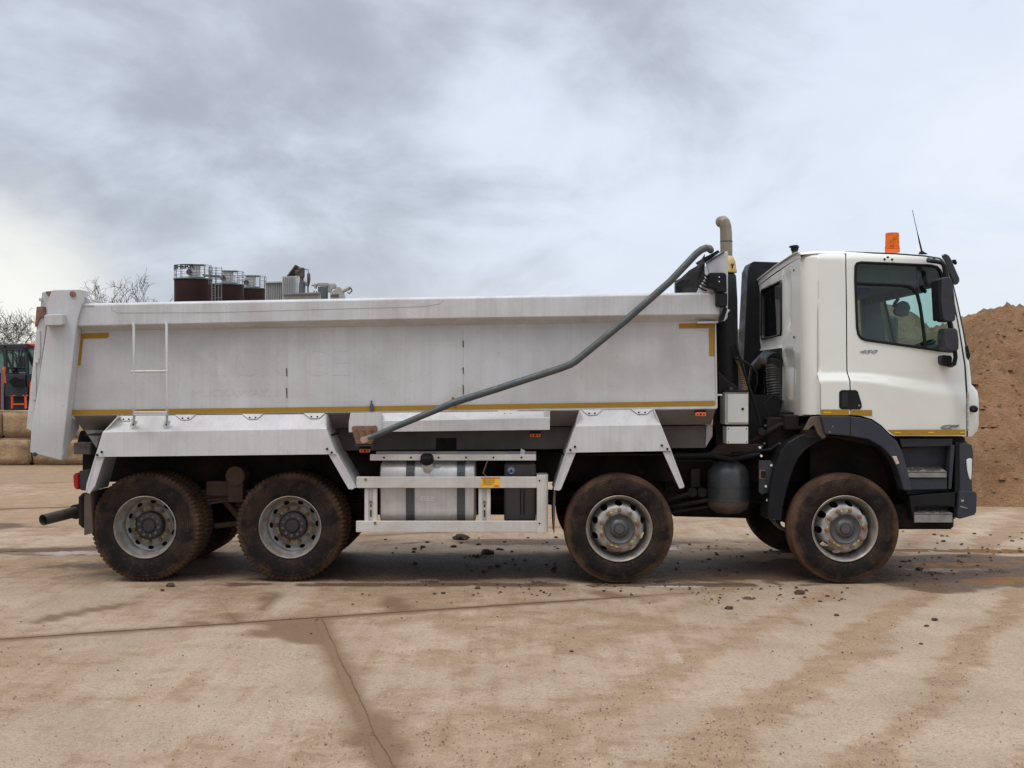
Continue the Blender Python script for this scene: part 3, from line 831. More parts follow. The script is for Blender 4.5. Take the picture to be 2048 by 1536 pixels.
mb = MB(); mb.boxp(161, 582, 167, 591, -0.06, 0.08); P('rust_patch', mb, rust_m, 0.002, tub)
mb = MB(); mb.lathe([(0.0, 0), (0.014, 0.0), (0.02, 0.006), (0.022, 0.012)], W(69, 909, -0.112), 'Y', 16); P('pivot_bolt', mb, greyp_m, 0, tub)
# tailgate with its hinges
mb = MB(); mb.prism(ctr([(84, 584), (102, 582), (93, 650), (64, 863), (52.5, 858), (73, 655), (81, 610)], -0.03), (0, 2.56, 0))
tg = P('tailgate', mb, rail_m, 0.006)
for y in (0.0, 2.3):
    mb = MB(); p = W(80, 632, -0.05)
    mb.prism([(q.x, y - 0.05, q.z) for q in ctr([(73, 613), (90, 613), (90, 634), (80, 636), (71.5, 654), (69.5, 652)], -0.05)], (0, 0.09, 0))
    P('top_hinge', mb, rust_m, 0.004, tg)
mb = MB(); mb.boxp(69, 720, 77, 726, -0.05, 0.1); P('catch', mb, rail_m, 0.003, tg); mb = MB(); mb.boxp(77.5, 596, 84, 602, -0.05, 0.08); P('catch', mb, rail_m, 0.003, tg)
mb = MB(); mb.plate([(91, 583), (103, 582), (96, 592)], -0.045, 0.02); P('rust_patch', mb, rust_m, 0, tg)
for (a, b, c, d) in ((78, 660, 89, 718), (70, 728, 84, 800)):
    mb = MB(); mb.boxp(a - 4, b, a + 2, d, -0.045, 2.5); P('tailgate_rib', mb, rail_m, 0.004, tg)

# headboard corner, tarp arm, sheet and motor
mb = MB(); mb.plate([(1394, 598), (1394, 584), (1402, 574), (1419, 546), (1413, 527), (1447, 504), (1456, 502.5), (1456, 598)], -0.04, 0.05)
mb.plate([(1440, 598), (1456, 598), (1455, 636), (1448, 642), (1440, 640)], -0.04, 0.05)
q = W(1448, 560, -0.04)
mb.box(q.x - 0.02, q.x + 0.03, 0.0, 2.5, W(0, 640, 0).z, W(0, 512, 0).z)
P('headboard', mb, rail_m, 0.005, tub)
mb = MB(); mb.tube([W(1412, 527, -0.05), W(1448, 503, -0.05)], 0.012, 6)
P('headboard_edge', mb, galv_m, 0, tub)
P('headboard_seam', MB().tube([W(1394, 598.5, -0.045), W(1434, 598.5, -0.045)], 0.006, 5), galv_m, 0, tub)
mb = MB(); mb.plate([(1395, 643), (1436, 642), (1436, 646), (1395, 647)], -0.02, 0.06); P('rail_foot', mb, rail_m, 0.002, tub)
# rolled dark sheet between arm and headboard
mb = MB()
secs = []
for (a, tp, bt) in ((1351, 562, 585), (1362, 553, 585.5), (1378, 543, 585.5), (1392, 532, 585.5), (1400, 520, 572), (1409, 510, 555)):
    s0 = W(a, tp, 0.02); s1 = W(a, bt, 0.02)
    secs.append([Vector((s0.x, y, s0.z - (s0.z - s1.z) * f + 0.012 * math.sin(9 * f + a))) for f, y in ((0, 0.0), (0.3, -0.015), (0.65, 0.01), (1, 0.0), (1, 0.1), (0.1, 0.1))])
mb.loft(secs, smooth=True, closed=True)
for q in (secs[0], secs[-1]): mb.add(q, [list(range(6))])
P('load_cover', mb, tarp_m)
mb = MB()
for a in range(5): mb.tube([W(1404 - a * 2, 545 + a * 7, -0.03), W(1412 - a, 552 + a * 7, -0.06), W(1416, 558 + a * 6, -0.02)], 0.008, 6)
mb.plate([(1406, 516), (1418, 510), (1436, 500), (1440, 504), (1414, 524)], -0.02, 0.5)
P('cover_roller', mb, blackp_m)
mb = MB(); mb.plate([(1350, 586), (1356, 576), (1364, 572), (1364, 586)], -0.02, 0.05); P('cover_strap', mb, blackp_m)
mb = MB(); mb.plate([(1418, 547), (1421, 545), (1449, 545), (1453, 549), (1454, 584), (1433, 584), (1431, 578), (1418, 575), (1416, 570)], -0.17, 0.13)
mb.plate([(1433, 586), (1455, 586), (1455, 611), (1451, 614), (1434, 613), (1433, 609)], -0.16, 0.12)
mh = P('cover_motor', mb, blackp_m, 0.012)
for y in (554, 563):
    mb = MB(); mb.lathe([(0, 0), (0.006, 0), (0.006, 0.01)], W(1438.5, y, -0.176), 'Y', 8); P('screw', mb, white_m, 0, mh)
mb = MB(); mb.plate([(1449, 612), (1455, 617), (1448, 640), (1440, 643), (1437, 640)], -0.10, 0.03); P('motor_bracket', mb, blackp_m, 0.003, mh)
mb = MB(); mb.plate([(1447, 620), (1453, 617), (1460, 620), (1454, 628), (1449, 642), (1446, 640)], -0.07, 0.02); P('white_tie', mb, white_m, 0, mh)
# tarp arm
mb = MB()
Ya = -0.20
mb.tube([W(a, b, Ya) for a, b in ((905, 806), (1000, 776), (1120, 737), (1141, 729), (1152, 722), (1163, 713), (1250, 642), (1340, 563), (1392, 508), (1403, 499.5), (1412, 496))] + [W(1419, 497, Ya + 0.06), W(1421, 500, Ya + 0.3)], 0.035, 12)
arm = P('cover_arm', mb, galv_m)
mb = MB(); mb.tube([W(736, 877, Ya), W(748, 872, Ya), W(908, 805, Ya)], [0.016, 0.028, 0.033], 10); P('arm_sleeve', mb, galv_m, 0, arm)
mb = MB(); mb.plate([(722, 875), (728, 874), (760, 862), (764, 868), (731, 886), (724, 887), (720, 881)], Ya + 0.0, 0.02); P('arm_lug', mb, worn('lug_dust', (0.36, 0.27, 0.17), (0.2, 0.13, 0.08), 0.6, 15, 0.7), 0.004, arm)
for (a, b) in ((906, 797), (911, 814)):
    mb = MB(); mb.lathe([(0.016, 0), (0.016, 0.03), (0, 0.03)], W(a, b, Ya - 0.02), 'Y', 6); P('arm_bolt', mb, rust_m, 0, arm)
mb = MB(); mb.plate([(703, 856), (706, 852), (752, 851), (755, 856), (744, 888), (712, 888)], -0.10, 0.05)
pv = P('pivot_plate', mb, rust_m, 0.004)
for (a, b) in ((712, 859), (727, 860), (742, 859), (715, 872), (731, 881), (743, 880)):
    mb = MB(); mb.lathe([(0.012, 0), (0.012, 0.02), (0, 0.02)][::-1], W(a, b, -0.125), 'Y', 6); P('bolt', mb, rust_m, 0, pv)
mb = MB(); mb.boxp(711, 889, 745, 892, -0.08, 0.3); P('plate_lip', mb, galv_m, 0, pv)

# --- side skirt and fenders --------------------------------------------------
def tabs(parent, lst, Y=-0.075):
    for (x0, x1, y) in lst:
        mb = MB(); w2 = x1 - x0
        mb.prism([W(a_, b_, 0.028 - 0.003 * (b_ - y)) for a_, b_ in [(x0, y), (x1, y - 0.3), (x1 - w2 * 0.26, y + 9), (x1 - w2 * 0.3, y + 10), (x0 + w2 * 0.32, y + 10.3), (x0 + w2 * 0.28, y + 9.3)]], (0, 0.008, 0))
        P('mounting_tab', mb, fender_m, 0.001, parent)
        for f in (0.36, 0.64):
            mb = MB(); mb.lathe([(0.0, 0), (0.008, 0.0), (0.009, 0.006)], W(x0 + w2 * f, y + 7, 0.0), 'Y', 8); P('bolt', mb, blackp_m, 0, parent)
def fold_panel(name, top, fold, bot, Yt, Yf, depth, endcaps=True):
    """pressed fender: sloping top strip and upright face; top/fold/bot = ((x0,y),(x1,y)) in the photo"""
    mb = MB()
    a = [W(*top[0], Yt), W(*top[1], Yt)]; b = [W(*fold[0], Yf), W(*fold[1], Yf)]; c = [W(*bot[0], Yf), W(*bot[1], Yf)]
    th = Vector((0, 0.012, 0))
    for p, q in ((a, b), (b, c)):
        mb.prism([p[0], p[1], q[1], q[0]], th)
    return mb, a, b, c
# rear fender
mb, a, b, c = fold_panel('rear_fender', ((236, 831.5), (652, 828)), ((205, 865), (653, 858)), ((190, 914), (672, 908.5)), 0.04, -0.06, 0.6)
rf = P('rear_fender', mb, fender_m, 0.0015)
def strut(name, pp, Y, t, parent, mat=fender_m):
    mb = MB(); mb.plate(pp, Y, t); return P(name, mb, mat, 0.003, parent)
strut('fender_leg', [(190, 913), (209, 913), (190, 972), (179, 988), (171, 984), (173, 968)], -0.045, 0.02, rf)
strut('fender_leg', [(657, 909), (674, 906), (712, 974), (705, 979), (697, 978.5)], -0.045, 0.02, rf)
# returns running in under the body
def ret(pp, Y0, Y1, t=0.01):
    """strip along a poly-line (photo pixels at Y0) reaching back to Y1"""
    pts = [W(x, y, Y0) for x, y in pp]
    for p, q in zip(pts, pts[1:]):
        d = (q - p).normalized(); n_ = Vector((d.z, 0, -d.x)) * t
        mb.prism([p, q, Vector((q.x, Y1, q.z)), Vector((p.x, Y1, p.z))], n_)
mb = MB(); ret([(652.5, 829), (653.5, 858), (673, 908), (712, 975)], -0.05, 0.60); P('inner_return', mb, fender_m, 0, rf)
mb = MB(); ret([(236, 832), (205, 866), (190, 914), (171, 984)], -0.05, 0.60, -0.01); P('inner_return', mb, fender_m, 0, rf)
q0, q1 = W(206, 900, 0.6), W(680, 900, 0.6)
P('inner_liner', MB().box(q0.x, q1.x, 0.05, 0.70, W(0, 868, .3).z - 0.006, W(0, 868, .3).z + 0.006), steel_m, 0, rf)
tabs(rf, ((233, 271, 831.5), (350, 391, 829.5), (484, 526, 828), (607, 650, 826.5)))
for (x, y) in ((194, 910), (203, 904), (654, 898), (663, 905)):
    mb = MB(); mb.lathe([(0, 0), (0.011, 0.0), (0.012, 0.012)], W(x, y, -0.072), 'Y', 8); P('bolt', mb, blackp_m, 0, rf)
# front fender over the second axle
mb, a, b, c = fold_panel('front_fender', ((1159, 821), (1309, 819)), ((1151, 853), (1322, 850)), ((1132, 905.5), (1343, 902)), 0.04, -0.06, 0.6)
ff = P('front_fender', mb, fender_m, 0.0015)
strut('fender_leg', [(1132, 905), (1152, 905), (1122, 979), (1118, 981.5), (1108, 980)], -0.045, 0.02, ff)
strut('fender_leg', [(1325, 903), (1343, 902.5), (1369, 972), (1367, 976), (1359, 977.5)], -0.045, 0.02, ff)
mb = MB(); ret([(1159, 822), (1151, 853), (1132, 905), (1108, 980)], -0.05, 0.60, -0.01); P('inner_return', mb, fender_m, 0, ff)
mb = MB(); ret([(1309, 820), (1322, 850), (1343, 902), (1368, 975)], -0.05, 0.6)
P('inner_return', mb, fender_m, 0, ff)
tabs(ff, ((1163, 1205, 819.5), (1262, 1306, 818)))
for (x, y) in ((1141, 900), (1150, 893.5), (1324, 891), (1335, 898)):
    mb = MB(); mb.lathe([(0, 0), (0.011, 0.0), (0.012, 0.012)], W(x, y, -0.072), 'Y', 8); P('bolt', mb, blackp_m, 0, ff)
# middle skirt
mb, a, b, c = fold_panel('side_skirt', ((701, 826), (1100, 822)), ((698, 844), (1100, 836)), ((697.5, 864.5), (1099.5, 859.5)), 0.03, -0.06, 0.2)
mb.plate([(1088, 822.5), (1100, 822), (1099.5, 859.5), (1088, 860)], -0.05, 0.10)
mb.plate([(701, 826), (763, 825), (763, 864), (697.5, 864.5), (697.5, 844)], -0.075, 0.06)
sk = P('side_skirt', mb, fender_m, 0.0015)
tabs(sk, ((845, 886, 824.5), (994, 1037, 821)))
# ladder
lad = thing_l = MB(); mb = MB()
mb = MB(); mb.tube([W(266.5, 648, -0.17), W(267.5, 652, -0.18), W(268, 815, -0.18), W(268, 845, -0.05)], 0.013, 8)
ladder = P('ladder', MB().tube([W(263, 743, -0.18), W(337, 742.5, -0.18)], 0.012, 8), guard_m)
P('ladder_rail', mb, rail_m, 0, ladder)
P('ladder_rail', MB().tube([W(332, 646.5, -0.17), W(333, 651, -0.18), W(334, 814, -0.18), W(334, 844, -0.05)], 0.013, 8), rail_m, 0, ladder)
P('rung', MB().tube([W(268, 825, -0.18), W(334, 824.5, -0.18)], 0.010, 8).tube([W(268, 829, -0.18), W(334, 828.5, -0.18)], 0.010, 8), rail_m, 0, ladder)
for x, y in ((266.5, 648), (332, 646.5)):
    P('rail_bracket', MB().tube([W(x, y, -0.17), W(x, y, -0.06)], 0.013, 8), rail_m, 0, ladder)
for x in (268, 334):
    mb = MB(); mb.plate([(x - 4, 842), (x + 7, 842), (x + 3, 853), (x - 9, 853)], -0.055, 0.008); P('foot_plate', mb, rail_m, 0, ladder)
    P('bolt', MB().lathe([(0, 0), (0.008, 0), (0.009, 0.008)], W(x - 2, 849, -0.062), 'Y', 8), blackp_m, 0, ladder)
# small hook on the tape
P('hook', MB().boxp(740, 808, 746, 822, YB - 0.05, 0.04).tube([W(743, 810, YB - 0.03), W(743, 801, YB - 0.03)], 0.010, 8), galv_m, 0.002)
# marker lamps
for (x0, y0, x1, y1, Y) in ((1391, 825, 1412, 832, 0.02), (1060, 867.5, 1081, 874, 0.2), (719, 898, 740, 905, 0.1)):
    P('marker_lamp', MB().boxp(x0, y0, x1, y1, Y, 0.02), orange_m, 0.003)
    l0 = [c_ for c_ in bpy.data.objects if c_.name.startswith('marker_lamp')][-1]
    for f in (0.2, 0.5, 0.8):
        P('lamp_screw', MB().lathe([(0, 0), (0.007 if f != .5 else .011, 0), (0.008, 0.006)], W(x0 + (x1 - x0) * f, (y0 + y1) / 2, Y - 0.004), 'Y', 8), blackp_m, 0, l0)
    P('lamp_backing', MB().boxp(x0 + 0, y0 - 5, x1 + 0, y0 + 1, Y + 0.025, 0.06), blackp_m, 0, l0)

# --- chassis -----------------------------------------------------------------
under_m = worn('subframe_paint', (0.11, 0.098, 0.090), (0.075, 0.052, 0.038), 0.6, 2.0, 0.6, streak=0.2)
# tipping subframe / tub side below the chine
z1, z2, z3 = W(0, 856, 0.48).z, W(0, 903, 0.48).z, W(0, 955, 0.75).z
xr = W(1414, 880, 0.48).x; xl = W(225, 880, 0.48).x
mb = MB(); mb.prism([W(225, 860, 0.48), W(1424, 851, 0.48), W(1424, 872, 0.48), W(1411, 896, 0.48), W(235, 905, 0.48)], (0, 1.54, 0))
P('subframe', mb, under_m, 0.004)
P('subframe_end', MB().plate([(1413, 851), (1425, 850), (1425, 872), (1411, 895)], 0.46, 0.015), rail_m, 0.002)
P('subframe_pocket', MB().boxp(872, 876, 913, 902, 0.475, 0.01), blackp_m)
P('hinge_plate', MB().plate([(167, 857), (205, 857), (193, 896)], 0.33, 0.02), rail_m, 0.002)
for y in (0.80, 1.62):
    P('chassis_rail', MB().box(W(165, 0, y).x, 4.25, y, y + 0.09, 0.93, 1.245), steel_m, 0.004)
for x in (-3.9, -2.9, -1.3, -0.3, 1.6, 2.6):
    P('crossmember', MB().box(x, x + 0.14, 0.9, 1.62, 0.83, 1.04), steel_m)
P('gearbox', MB().box(0.9, 2.0, 0.95, 1.55, 0.62, 0.99), steel_m, 0.03)
P('engine', MB().box(1.75, 3.9, 0.92, 1.6, 0.72, 1.5), steel_m, 0.03)
P('prop_shaft', MB().tube([(0.9, 1.25, 0.78), (-2.0, 1.25, 0.62)], 0.06, 10), steel_m)
AX = [((289 - 1024) / S * 1.01, 'r'), ((579.5 - 1024) / S * 1.01, 'r'), ((1238.7 - 1024) / S, 'f'), ((1690.6 - 1024) / S, 'f')]
RT = 0.537
for x, k in AX:
    P('axle', MB().tube([(x, 0.35, RT), (x, 0.9, RT), (x, 1.6, RT), (x, 2.15, RT)], [0.08, 0.08, 0.08, 0.08] if k == 'f' else [0.10, 0.12, 0.12, 0.10], 10), steel_m)
    if k == 'r': P('differential', MB().lathe([(0.0, -0.2), (0.16, -0.12), (0.2, 0), (0.16, 0.12), (0, 0.2)], (x, 1.25, RT), 'X', 16), steel_m)
mudbr_m = worn('muddy_spring', (0.075, 0.045, 0.027), (0.12, 0.075, 0.045), 0.7, 5, 0.85, bumpd=0.003)
# rear bogie spring with its bracket between the wheels
mb = MB()
for i in range(5):
    pts = []
    hw = 0.86 - i * 0.11
    for k in range(13):
        u_ = -1 + k / 6
        pts.append(Vector((-2.9 + u_ * hw, 0.62, 0.86 - i * 0.028 - 0.12 * u_ * u_)))
    for p, q in zip(pts, pts[1:]): mb.prism([p + Vector((0, 0, .012)), q + Vector((0, 0, .012)), q - Vector((0, 0, .012)), p - Vector((0, 0, .012))], (0, 0.09, 0))
P('leaf_spring', mb, mudbr_m)
P('spring_bracket', MB().boxp(412, 962, 462, 992, 0.55, 0.2).boxp(455, 948, 486, 1005, 0.50, 0.25).lathe([(0.10, 0.45), (0.10, 0.7)], (W(470, 952, .45).x, 0, W(470, 952, .45).z), 'Y', 14), mudbr_m, 0.006)
P('reaction_rod', MB().tube([W(440, 990, 0.7), W(500, 1060, 0.7)], 0.035, 8).tube([W(430, 1052, 0.7), W(520, 1042, 0.7)], 0.03, 8), mudbr_m)
for x, k in AX[2:]:
    mb = MB()
    for i in range(3):
        hw = 0.8 - i * 0.14; pts = [Vector((x - hw + 2 * hw * k2 / 10, 0.62, 0.66 + 0.09 * ((-1 + k2 / 5) ** 2) - i * 0.025)) for k2 in range(11)]
        for p, q in zip(pts, pts[1:]): mb.prism([p + Vector((0, 0, .011)), q + Vector((0, 0, .011)), q - Vector((0, 0, .011)), p - Vector((0, 0, .011))], (0, 0.08, 0))
    P('leaf_spring', mb, steel_m)
P('spring_hanger', MB().boxp(1382, 938, 1400, 975, 0.55, 0.12).lathe([(0.05, 0.5), (0.05, 0.68)], (W(1385, 985, .5).x, 0, W(1385, 985, .5).z), 'Y', 12).lathe([(0.05, 0.5), (0.05, 0.68)], (W(1405, 985, .5).x, 0, W(1405, 985, .5).z), 'Y', 12), steel_m, 0.004)
P('steering_rod', MB().tube([W(1335, 1000, 0.45), W(1378, 988, 0.45)], 0.025, 8).tube([W(1300, 1020, 0.5), W(1420, 1000, 0.5)], 0.022, 8).tube([W(1300, 1032, 0.52), W(1425, 1012, 0.52)], 0.016, 8), steel_m)
P('engine_sump', MB().prism(ctr([(1345, 1010), (1500, 1010), (1500, 1037), (1345, 1033)], 0.9), (0, 0.7, 0)), steel_m, 0.02)
# fenders and guards of the far side, mirrored
for x0_, x1_ in ((-4.15, -1.68), (0.45, 1.62)):
    P('far_fender', MB().prism([(x0_ + .15, 2.05, 1.56), (x1_ - .15, 2.05, 1.56), (x1_ - .05, 2.55, 1.45), (x1_, 2.56, 1.20), (x0_, 2.56, 1.20), (x0_ + .05, 2.55, 1.45)], (0, 0.01, 0)), fender_m)
    P('wheel_liner', MB().box(x0_ + .05, x1_ - .05, 1.75, 2.5, 1.17, 1.20), steel_m)
    P('wheel_liner', MB().box(x0_ + .05, x1_ - .05, 0.08, 0.72, 1.247, 1.26), steel_m)
# added dark box blocking light and view through the far running gear
P('far_side_blocker', MB().box(-1.62, 0.40, 1.9, 2.45, 0.47, 1.1), steel_m, 0.02)
P('battery_box', MB().box(2.2, 2.75, 1.85, 2.4, 0.62, 1.35), steel_m, 0.02)
for z in (0.66, 0.55):
    P('far_guard_rail', MB().box(-1.6, 1.0, 2.46, 2.49, z, z + 0.05), guard_m, 0.003)
# rear lamp, tail pipe, mud flap
hl = P('rear_lamp', MB().plate([(158, 942), (179, 938), (174, 982), (159, 980)], 0.08, 0.16), greyp_m, 0.01)
P('lamp_lens', MB().plate([(145.5, 950), (150, 946.5), (157.5, 945), (158, 979), (152, 979.5), (147, 974)], 0.10, 0.10), dred_m, 0.012, hl)
mb = MB(); tpp = [W(172, 1019, 0.75), W(150, 1024, 0.60), W(86, 1040, 0.22)]
tp = P('tail_pipe', MB().tube(tpp, [0.056, 0.056, 0.055], 16, caps=False).tube([tpp[2], W(150, 1024, .60)], [0.050, 0.050], 16, caps=False), worn('sooty_pipe', (0.055, 0.045, 0.038), (0.11, 0.075, 0.05), 0.6, 9, 0.6), recalc=False)
P('pipe_clamp', MB().tube([W(149, 1024, .60), W(165, 1020.5, .70)], 0.075, 12), steel_m, 0, tp)
P('pipe_silencer', MB().box(W(165, 0, .5).x, W(240, 0, .5).x, 0.35, 0.9, 0.50, 0.85), steel_m, 0.04)
P('mud_flap', MB().plate([(168.5, 986), (181, 984), (186, 1066), (168, 1071)], 0.10, 0.55), flap_m, 0.004)
P('mud_flap', MB().plate([(1108.5, 982), (1111, 981), (1110, 1040), (1108.5, 1069), (1106.5, 1040), (1106, 1010)], -0.04, 0.5), flap_m)
P('rear_crossmember', MB().box(W(150, 0, .6).x, W(185, 0, .6).x, 0.55, 1.9, W(0, 908, .6).z, W(0, 885, .6).z), worn('grey_clutter', (0.20, 0.19, 0.185), (0.09, 0.07, 0.055), 0.7, 8, 0.6, specks=0.4), 0.01)
P('tipping_hinge', MB().plate([(160, 862), (178, 858), (193, 892), (186, 915), (150, 900)], 0.75, 0.25), steel_m, 0.01)

# --- side guard and tanks ----------------------------------------------------
sg = P('side_guard', MB().boxp(713, 953.5, 1075, 976, -0.05, 0.035), guard_m, 0.004)
P('guard_rail', MB().boxp(712, 1042, 1075, 1064.5, -0.05, 0.035), guard_m, 0.004, sg)
P('guard_rail', MB().boxp(740, 908.5, 1072, 921, 0.03, 0.03), guard_m, 0.003, sg)
P('guard_rail', MB().boxp(752, 903, 1072, 908, 0.12, 0.06), worn('rail_top', (0.30, 0.28, 0.26), (0.18, 0.13, 0.1), 0.6, 6, 0.6), 0.002, sg)
for x in (768, 822, 877, 932, 987, 1043):
    P('rail_hole', MB().lathe([(0, 0), (0.010, 0), (0.010, 0.004)], W(x, 915, 0.027), 'Y', 10), blackp_m, 0, sg)
for a, b in ((729, 754), (957, 981)):
    P('guard_post', MB().boxp(a, 976.5, a + 8, 1041.5, -0.02, 0.05).boxp(a + 8, 976.5, b - 8, 1041.5, 0.0, 0.02).boxp(b - 8, 976.5, b, 1041.5, -0.02, 0.05), guard_m, 0.002, sg)
    for y0, y1 in ((1009, 1014), (1020, 1034)):
        P('post_slot', MB().boxp((a + b) / 2 - 1, y0, (a + b) / 2 + 1.6, y1, -0.004, 0.004), blackp_m, 0, sg)
    P('post_bolt', MB().lathe([(0, 0), (0.014, 0), (0.014, 0.012)], W((a + b) / 2, 1004, -0.012), 'Y', 8), rust_m, 0, sg)
mb = MB()
ep = []
for k in range(9):
    a = math.pi / 2 * k / 8
    ep.append((W(1085, 0, -0.06).x + 0.055 * math.sin(a), -0.06 + 0.055 * (1 - math.cos(a))))
x0 = W(1074, 0, -0.06).x
prof = [(x0, -0.06)] + ep + [(ep[-1][0], 0.30), (x0, 0.30)]
zt, zb = W(0, 951, -.06).z, W(0, 1065, -.06).z
mb.prism([(x, y, zb) for x, y in prof], (0, 0, zt - zb)); P('end_post', mb, guard_m, 0.002, sg)
for y in (961, 1047):
    P('rivet', MB().lathe([(0, 0), (0.009, 0), (0.009, 0.005)], W(1079, y, -0.064), 'Y', 8), blackp_m, 0, sg)
for x, y in ((731, 959), (750, 1046)):
    P('guard_bolt', MB().lathe([(0, 0), (0.014, 0), (0.014, 0.01)], W(x, y, -0.058), 'Y', 8), rust_m, 0, sg)
stk = P('warning_sticker', MB().boxp(962, 954.5, 1000, 975.5, -0.0525, 0.002), worn('sticker_yellow', (0.78, 0.44, 0.03), (0.6, 0.33, 0.03), 0.3, 10, 0.45), 0, sg)
# sub-level lettering is printed on the same rail
P('sticker_band', MB().boxp(962, 954.5, 1000, 957, -0.0545, 0.0015), worn('sticker_red', (0.55, 0.06, 0.02), None, 0.2, 10, 0.5), 0, sg)
ink_m = worn('ink', (0.10, 0.05, 0.02), None, 0.1, 10, 0.6)
lettering('sticker_print', 'KEEP CLEAR OF', ink_m, sg, flatmap(966, 989, 961.4, 958.6, -0.0545), (0, 0.001, 0))
lettering('sticker_print', 'TIPPING BODY AND', ink_m, sg, flatmap(966, 989, 965.6, 962.8, -0.0545), (0, 0.001, 0))
lettering('sticker_print', 'MOVING PARTS', ink_m, sg, flatmap(966, 985, 969.8, 967.0, -0.0545), (0, 0.001, 0))
lettering('sticker_print', 'mfm', MATS['sticker_red'], sg, flatmap(988, 998, 973.6, 969.6, -0.0545), (0, 0.001, 0), 0.03)

# fuel tank: rounded box section along X
def tank_prof(y0, y1, z0, z1, r, n=6):
    o = []
    for cx, cz, a0 in ((y1 - r, z1 - r, 0), (y0 + r, z1 - r, 90), (y0 + r, z0 + r, 180), (y1 - r, z0 + r, 270)):
        for k in range(n + 1):
            a = R(a0 + 90 * k / n); o.append((cx + r * math.cos(a), cz + r * math.sin(a)))
    return o
tz1, tz0 = W(0, 924, 0.08).z, W(0, 1047, 0.08).z
ty0, ty1 = 0.03, 0.70
def tanksec(x, g=0.0, r=0.13): return [Vector((x, y, z)) for y, z in tank_prof(ty0 - g, ty1 + g, tz0 - g, tz1 + g, r + g)]
mb = MB(); x0, x1 = W(760, 0, .05).x, W(950, 0, .05).x
mb.loft([tanksec(x0 - 0.0, -0.02), tanksec(x0 + 0.012), tanksec(x1 - 0.012), tanksec(x1, -0.02)], closed=True)
for q in (tanksec(x0, -0.02), tanksec(x1, -0.02)): mb.add(q, [list(range(len(q)))])
ft = P('fuel_tank', mb, alu_m)
for a, b in ((812, 829), (914, 930)):
    mb = MB(); xa, xb = W(a, 0, .03).x, W(b, 0, .03).x
    mb.loft([tanksec(xa, 0.0), tanksec(xa, 0.010), tanksec(xb, 0.010), tanksec(xb, 0.0)], smooth=False, closed=True); P('tank_strap', mb, strap_m, 0, ft)
    P('strap_bracket', MB().box(xa - 0.03, xb + 0.03, ty0 + 0.1, ty0 + 0.5, tz0 - 0.035, tz0 - 0.012), steel_m, 0, ft)
nk = [W(857, 940, 0.06), W(856, 928, 0.03)]
P('filler_neck', MB().tube([W(856.5, 944, 0.09), W(854.5, 925, 0.02)], 0.055, 14), alu_m, 0, ft)
cp = MB()
c0, c1 = W(854.5, 925, 0.02), W(853.5, 912, -0.01)
cp.tube([c0, c0.lerp(c1, 0.3), c1, c1 + (c1 - c0) * 0.1], [0.060, 0.068, 0.062, 0.03], 10); P('filler_cap', cp, blackp_m, 0.004, ft)
lettering('embossed_lettering', 'DAF', worn('emboss_alu', (0.70, 0.69, 0.67), (0.5, 0.45, 0.4), 0.4, 8, 0.4, metal=0.4), ft, flatmap(841, 869, 999, 994.5, ty0 - 0.004), (0, 0.005, 0), 0.03)
for y in (992.6, 1000.6): P('emboss_line', MB().boxp(841, y, 869, y + 0.9, ty0 - 0.003, 0.006), MATS['emboss_alu'], 0, ft)
P('tank_label', MB().boxp(870, 929, 879, 937, ty0 + 0.02, 0.05), worn('label_grey', (0.30, 0.31, 0.28), None, 0.8, 60, 0.6), 0, ft)
# adblue tank
mb = MB(); ax0, ax1 = W(1008, 0, .12).x, W(1072, 0, .12).x
az1, az0 = W(0, 927, .12).z, W(0, 1044, .12).z
mb.box(ax0, ax1, 0.12, 0.62, az0, az1)
at_ = P('adblue_tank', mb, worn('adblue_plastic', (0.022, 0.026, 0.030), (0.085, 0.055, 0.035), 0.55, 3.2, 0.45, streak=0.35), 0.035, seg=3)
cpw = W(1022.5, 941, 0.105)
P('blue_cap', MB().lathe([(0, -0.005), (0.034, -0.003), (0.038, 0.004), (0.038, 0.02)], cpw, 'Y', 20), worn('cap_blue', (0.16, 0.26, 0.36), (0.3, 0.36, 0.42), 0.5, 30, 0.4), 0, at_)
P('cap_mark', MB().lathe([(0, -0.003), (0.009, -0.002), (0.010, 0.004)], cpw + Vector((0, -0.005, 0)), 'Y', 10).box(cpw.x - 0.03, cpw.x + 0.03, cpw.y - 0.008, cpw.y, cpw.z - 0.016, cpw.z - 0.010), blackp_m, 0, at_)
for x in (1040, 1047): P('tank_rib', MB().boxp(x, 977, x + 2, 1030, 0.11, 0.02), blackp_m, 0, at_)
P('filler_hose', MB().tube([W(975, 922, 0.25), W(966, 946, 0.25), W(972, 952, 0.2)], 0.008, 6), hose_m, 0, at_)
P('sensor_box', MB().plate([(1039, 910), (1042, 897), (1051, 902), (1049, 910)], 0.08, 0.05), rail_m, 0.004)

# --- gear between body and cab ----------------------------------------------
Yt = 0.32
c0 = W(1463.5, 975, Yt + 0.2); rt_ = 43 / S * 1.03
prof = [(0.0, 0.285), (0.06, 0.278), (0.12, 0.25), (0.17, 0.215), (0.205, 0.16), (rt_, 0.10), (rt_, -0.12), (0.207, -0.18), (0.18, -0.225), (0.12, -0.262), (0.0, -0.28)]
c0 = Vector((W(1463.5, 0, Yt).x, Yt + 0.2, W(0, 976, Yt).z))
air = P('air_tank', MB().lathe(prof, c0, 'Z', 36), air_m)
P('tank_band', MB().lathe([(rt_ + .001, 0.02), (rt_ + .006, 0.02), (rt_ + .006, 0.0), (rt_ + .001, 0.0)], c0, 'Z', 36, caps=False), air_m, 0, air)
P('tank_band', MB().lathe([(rt_ + .001, -0.12), (rt_ + .006, -0.12), (rt_ + .006, -0.14), (rt_ - .004, -0.14)], c0, 'Z', 36, caps=False), air_m, 0, air)
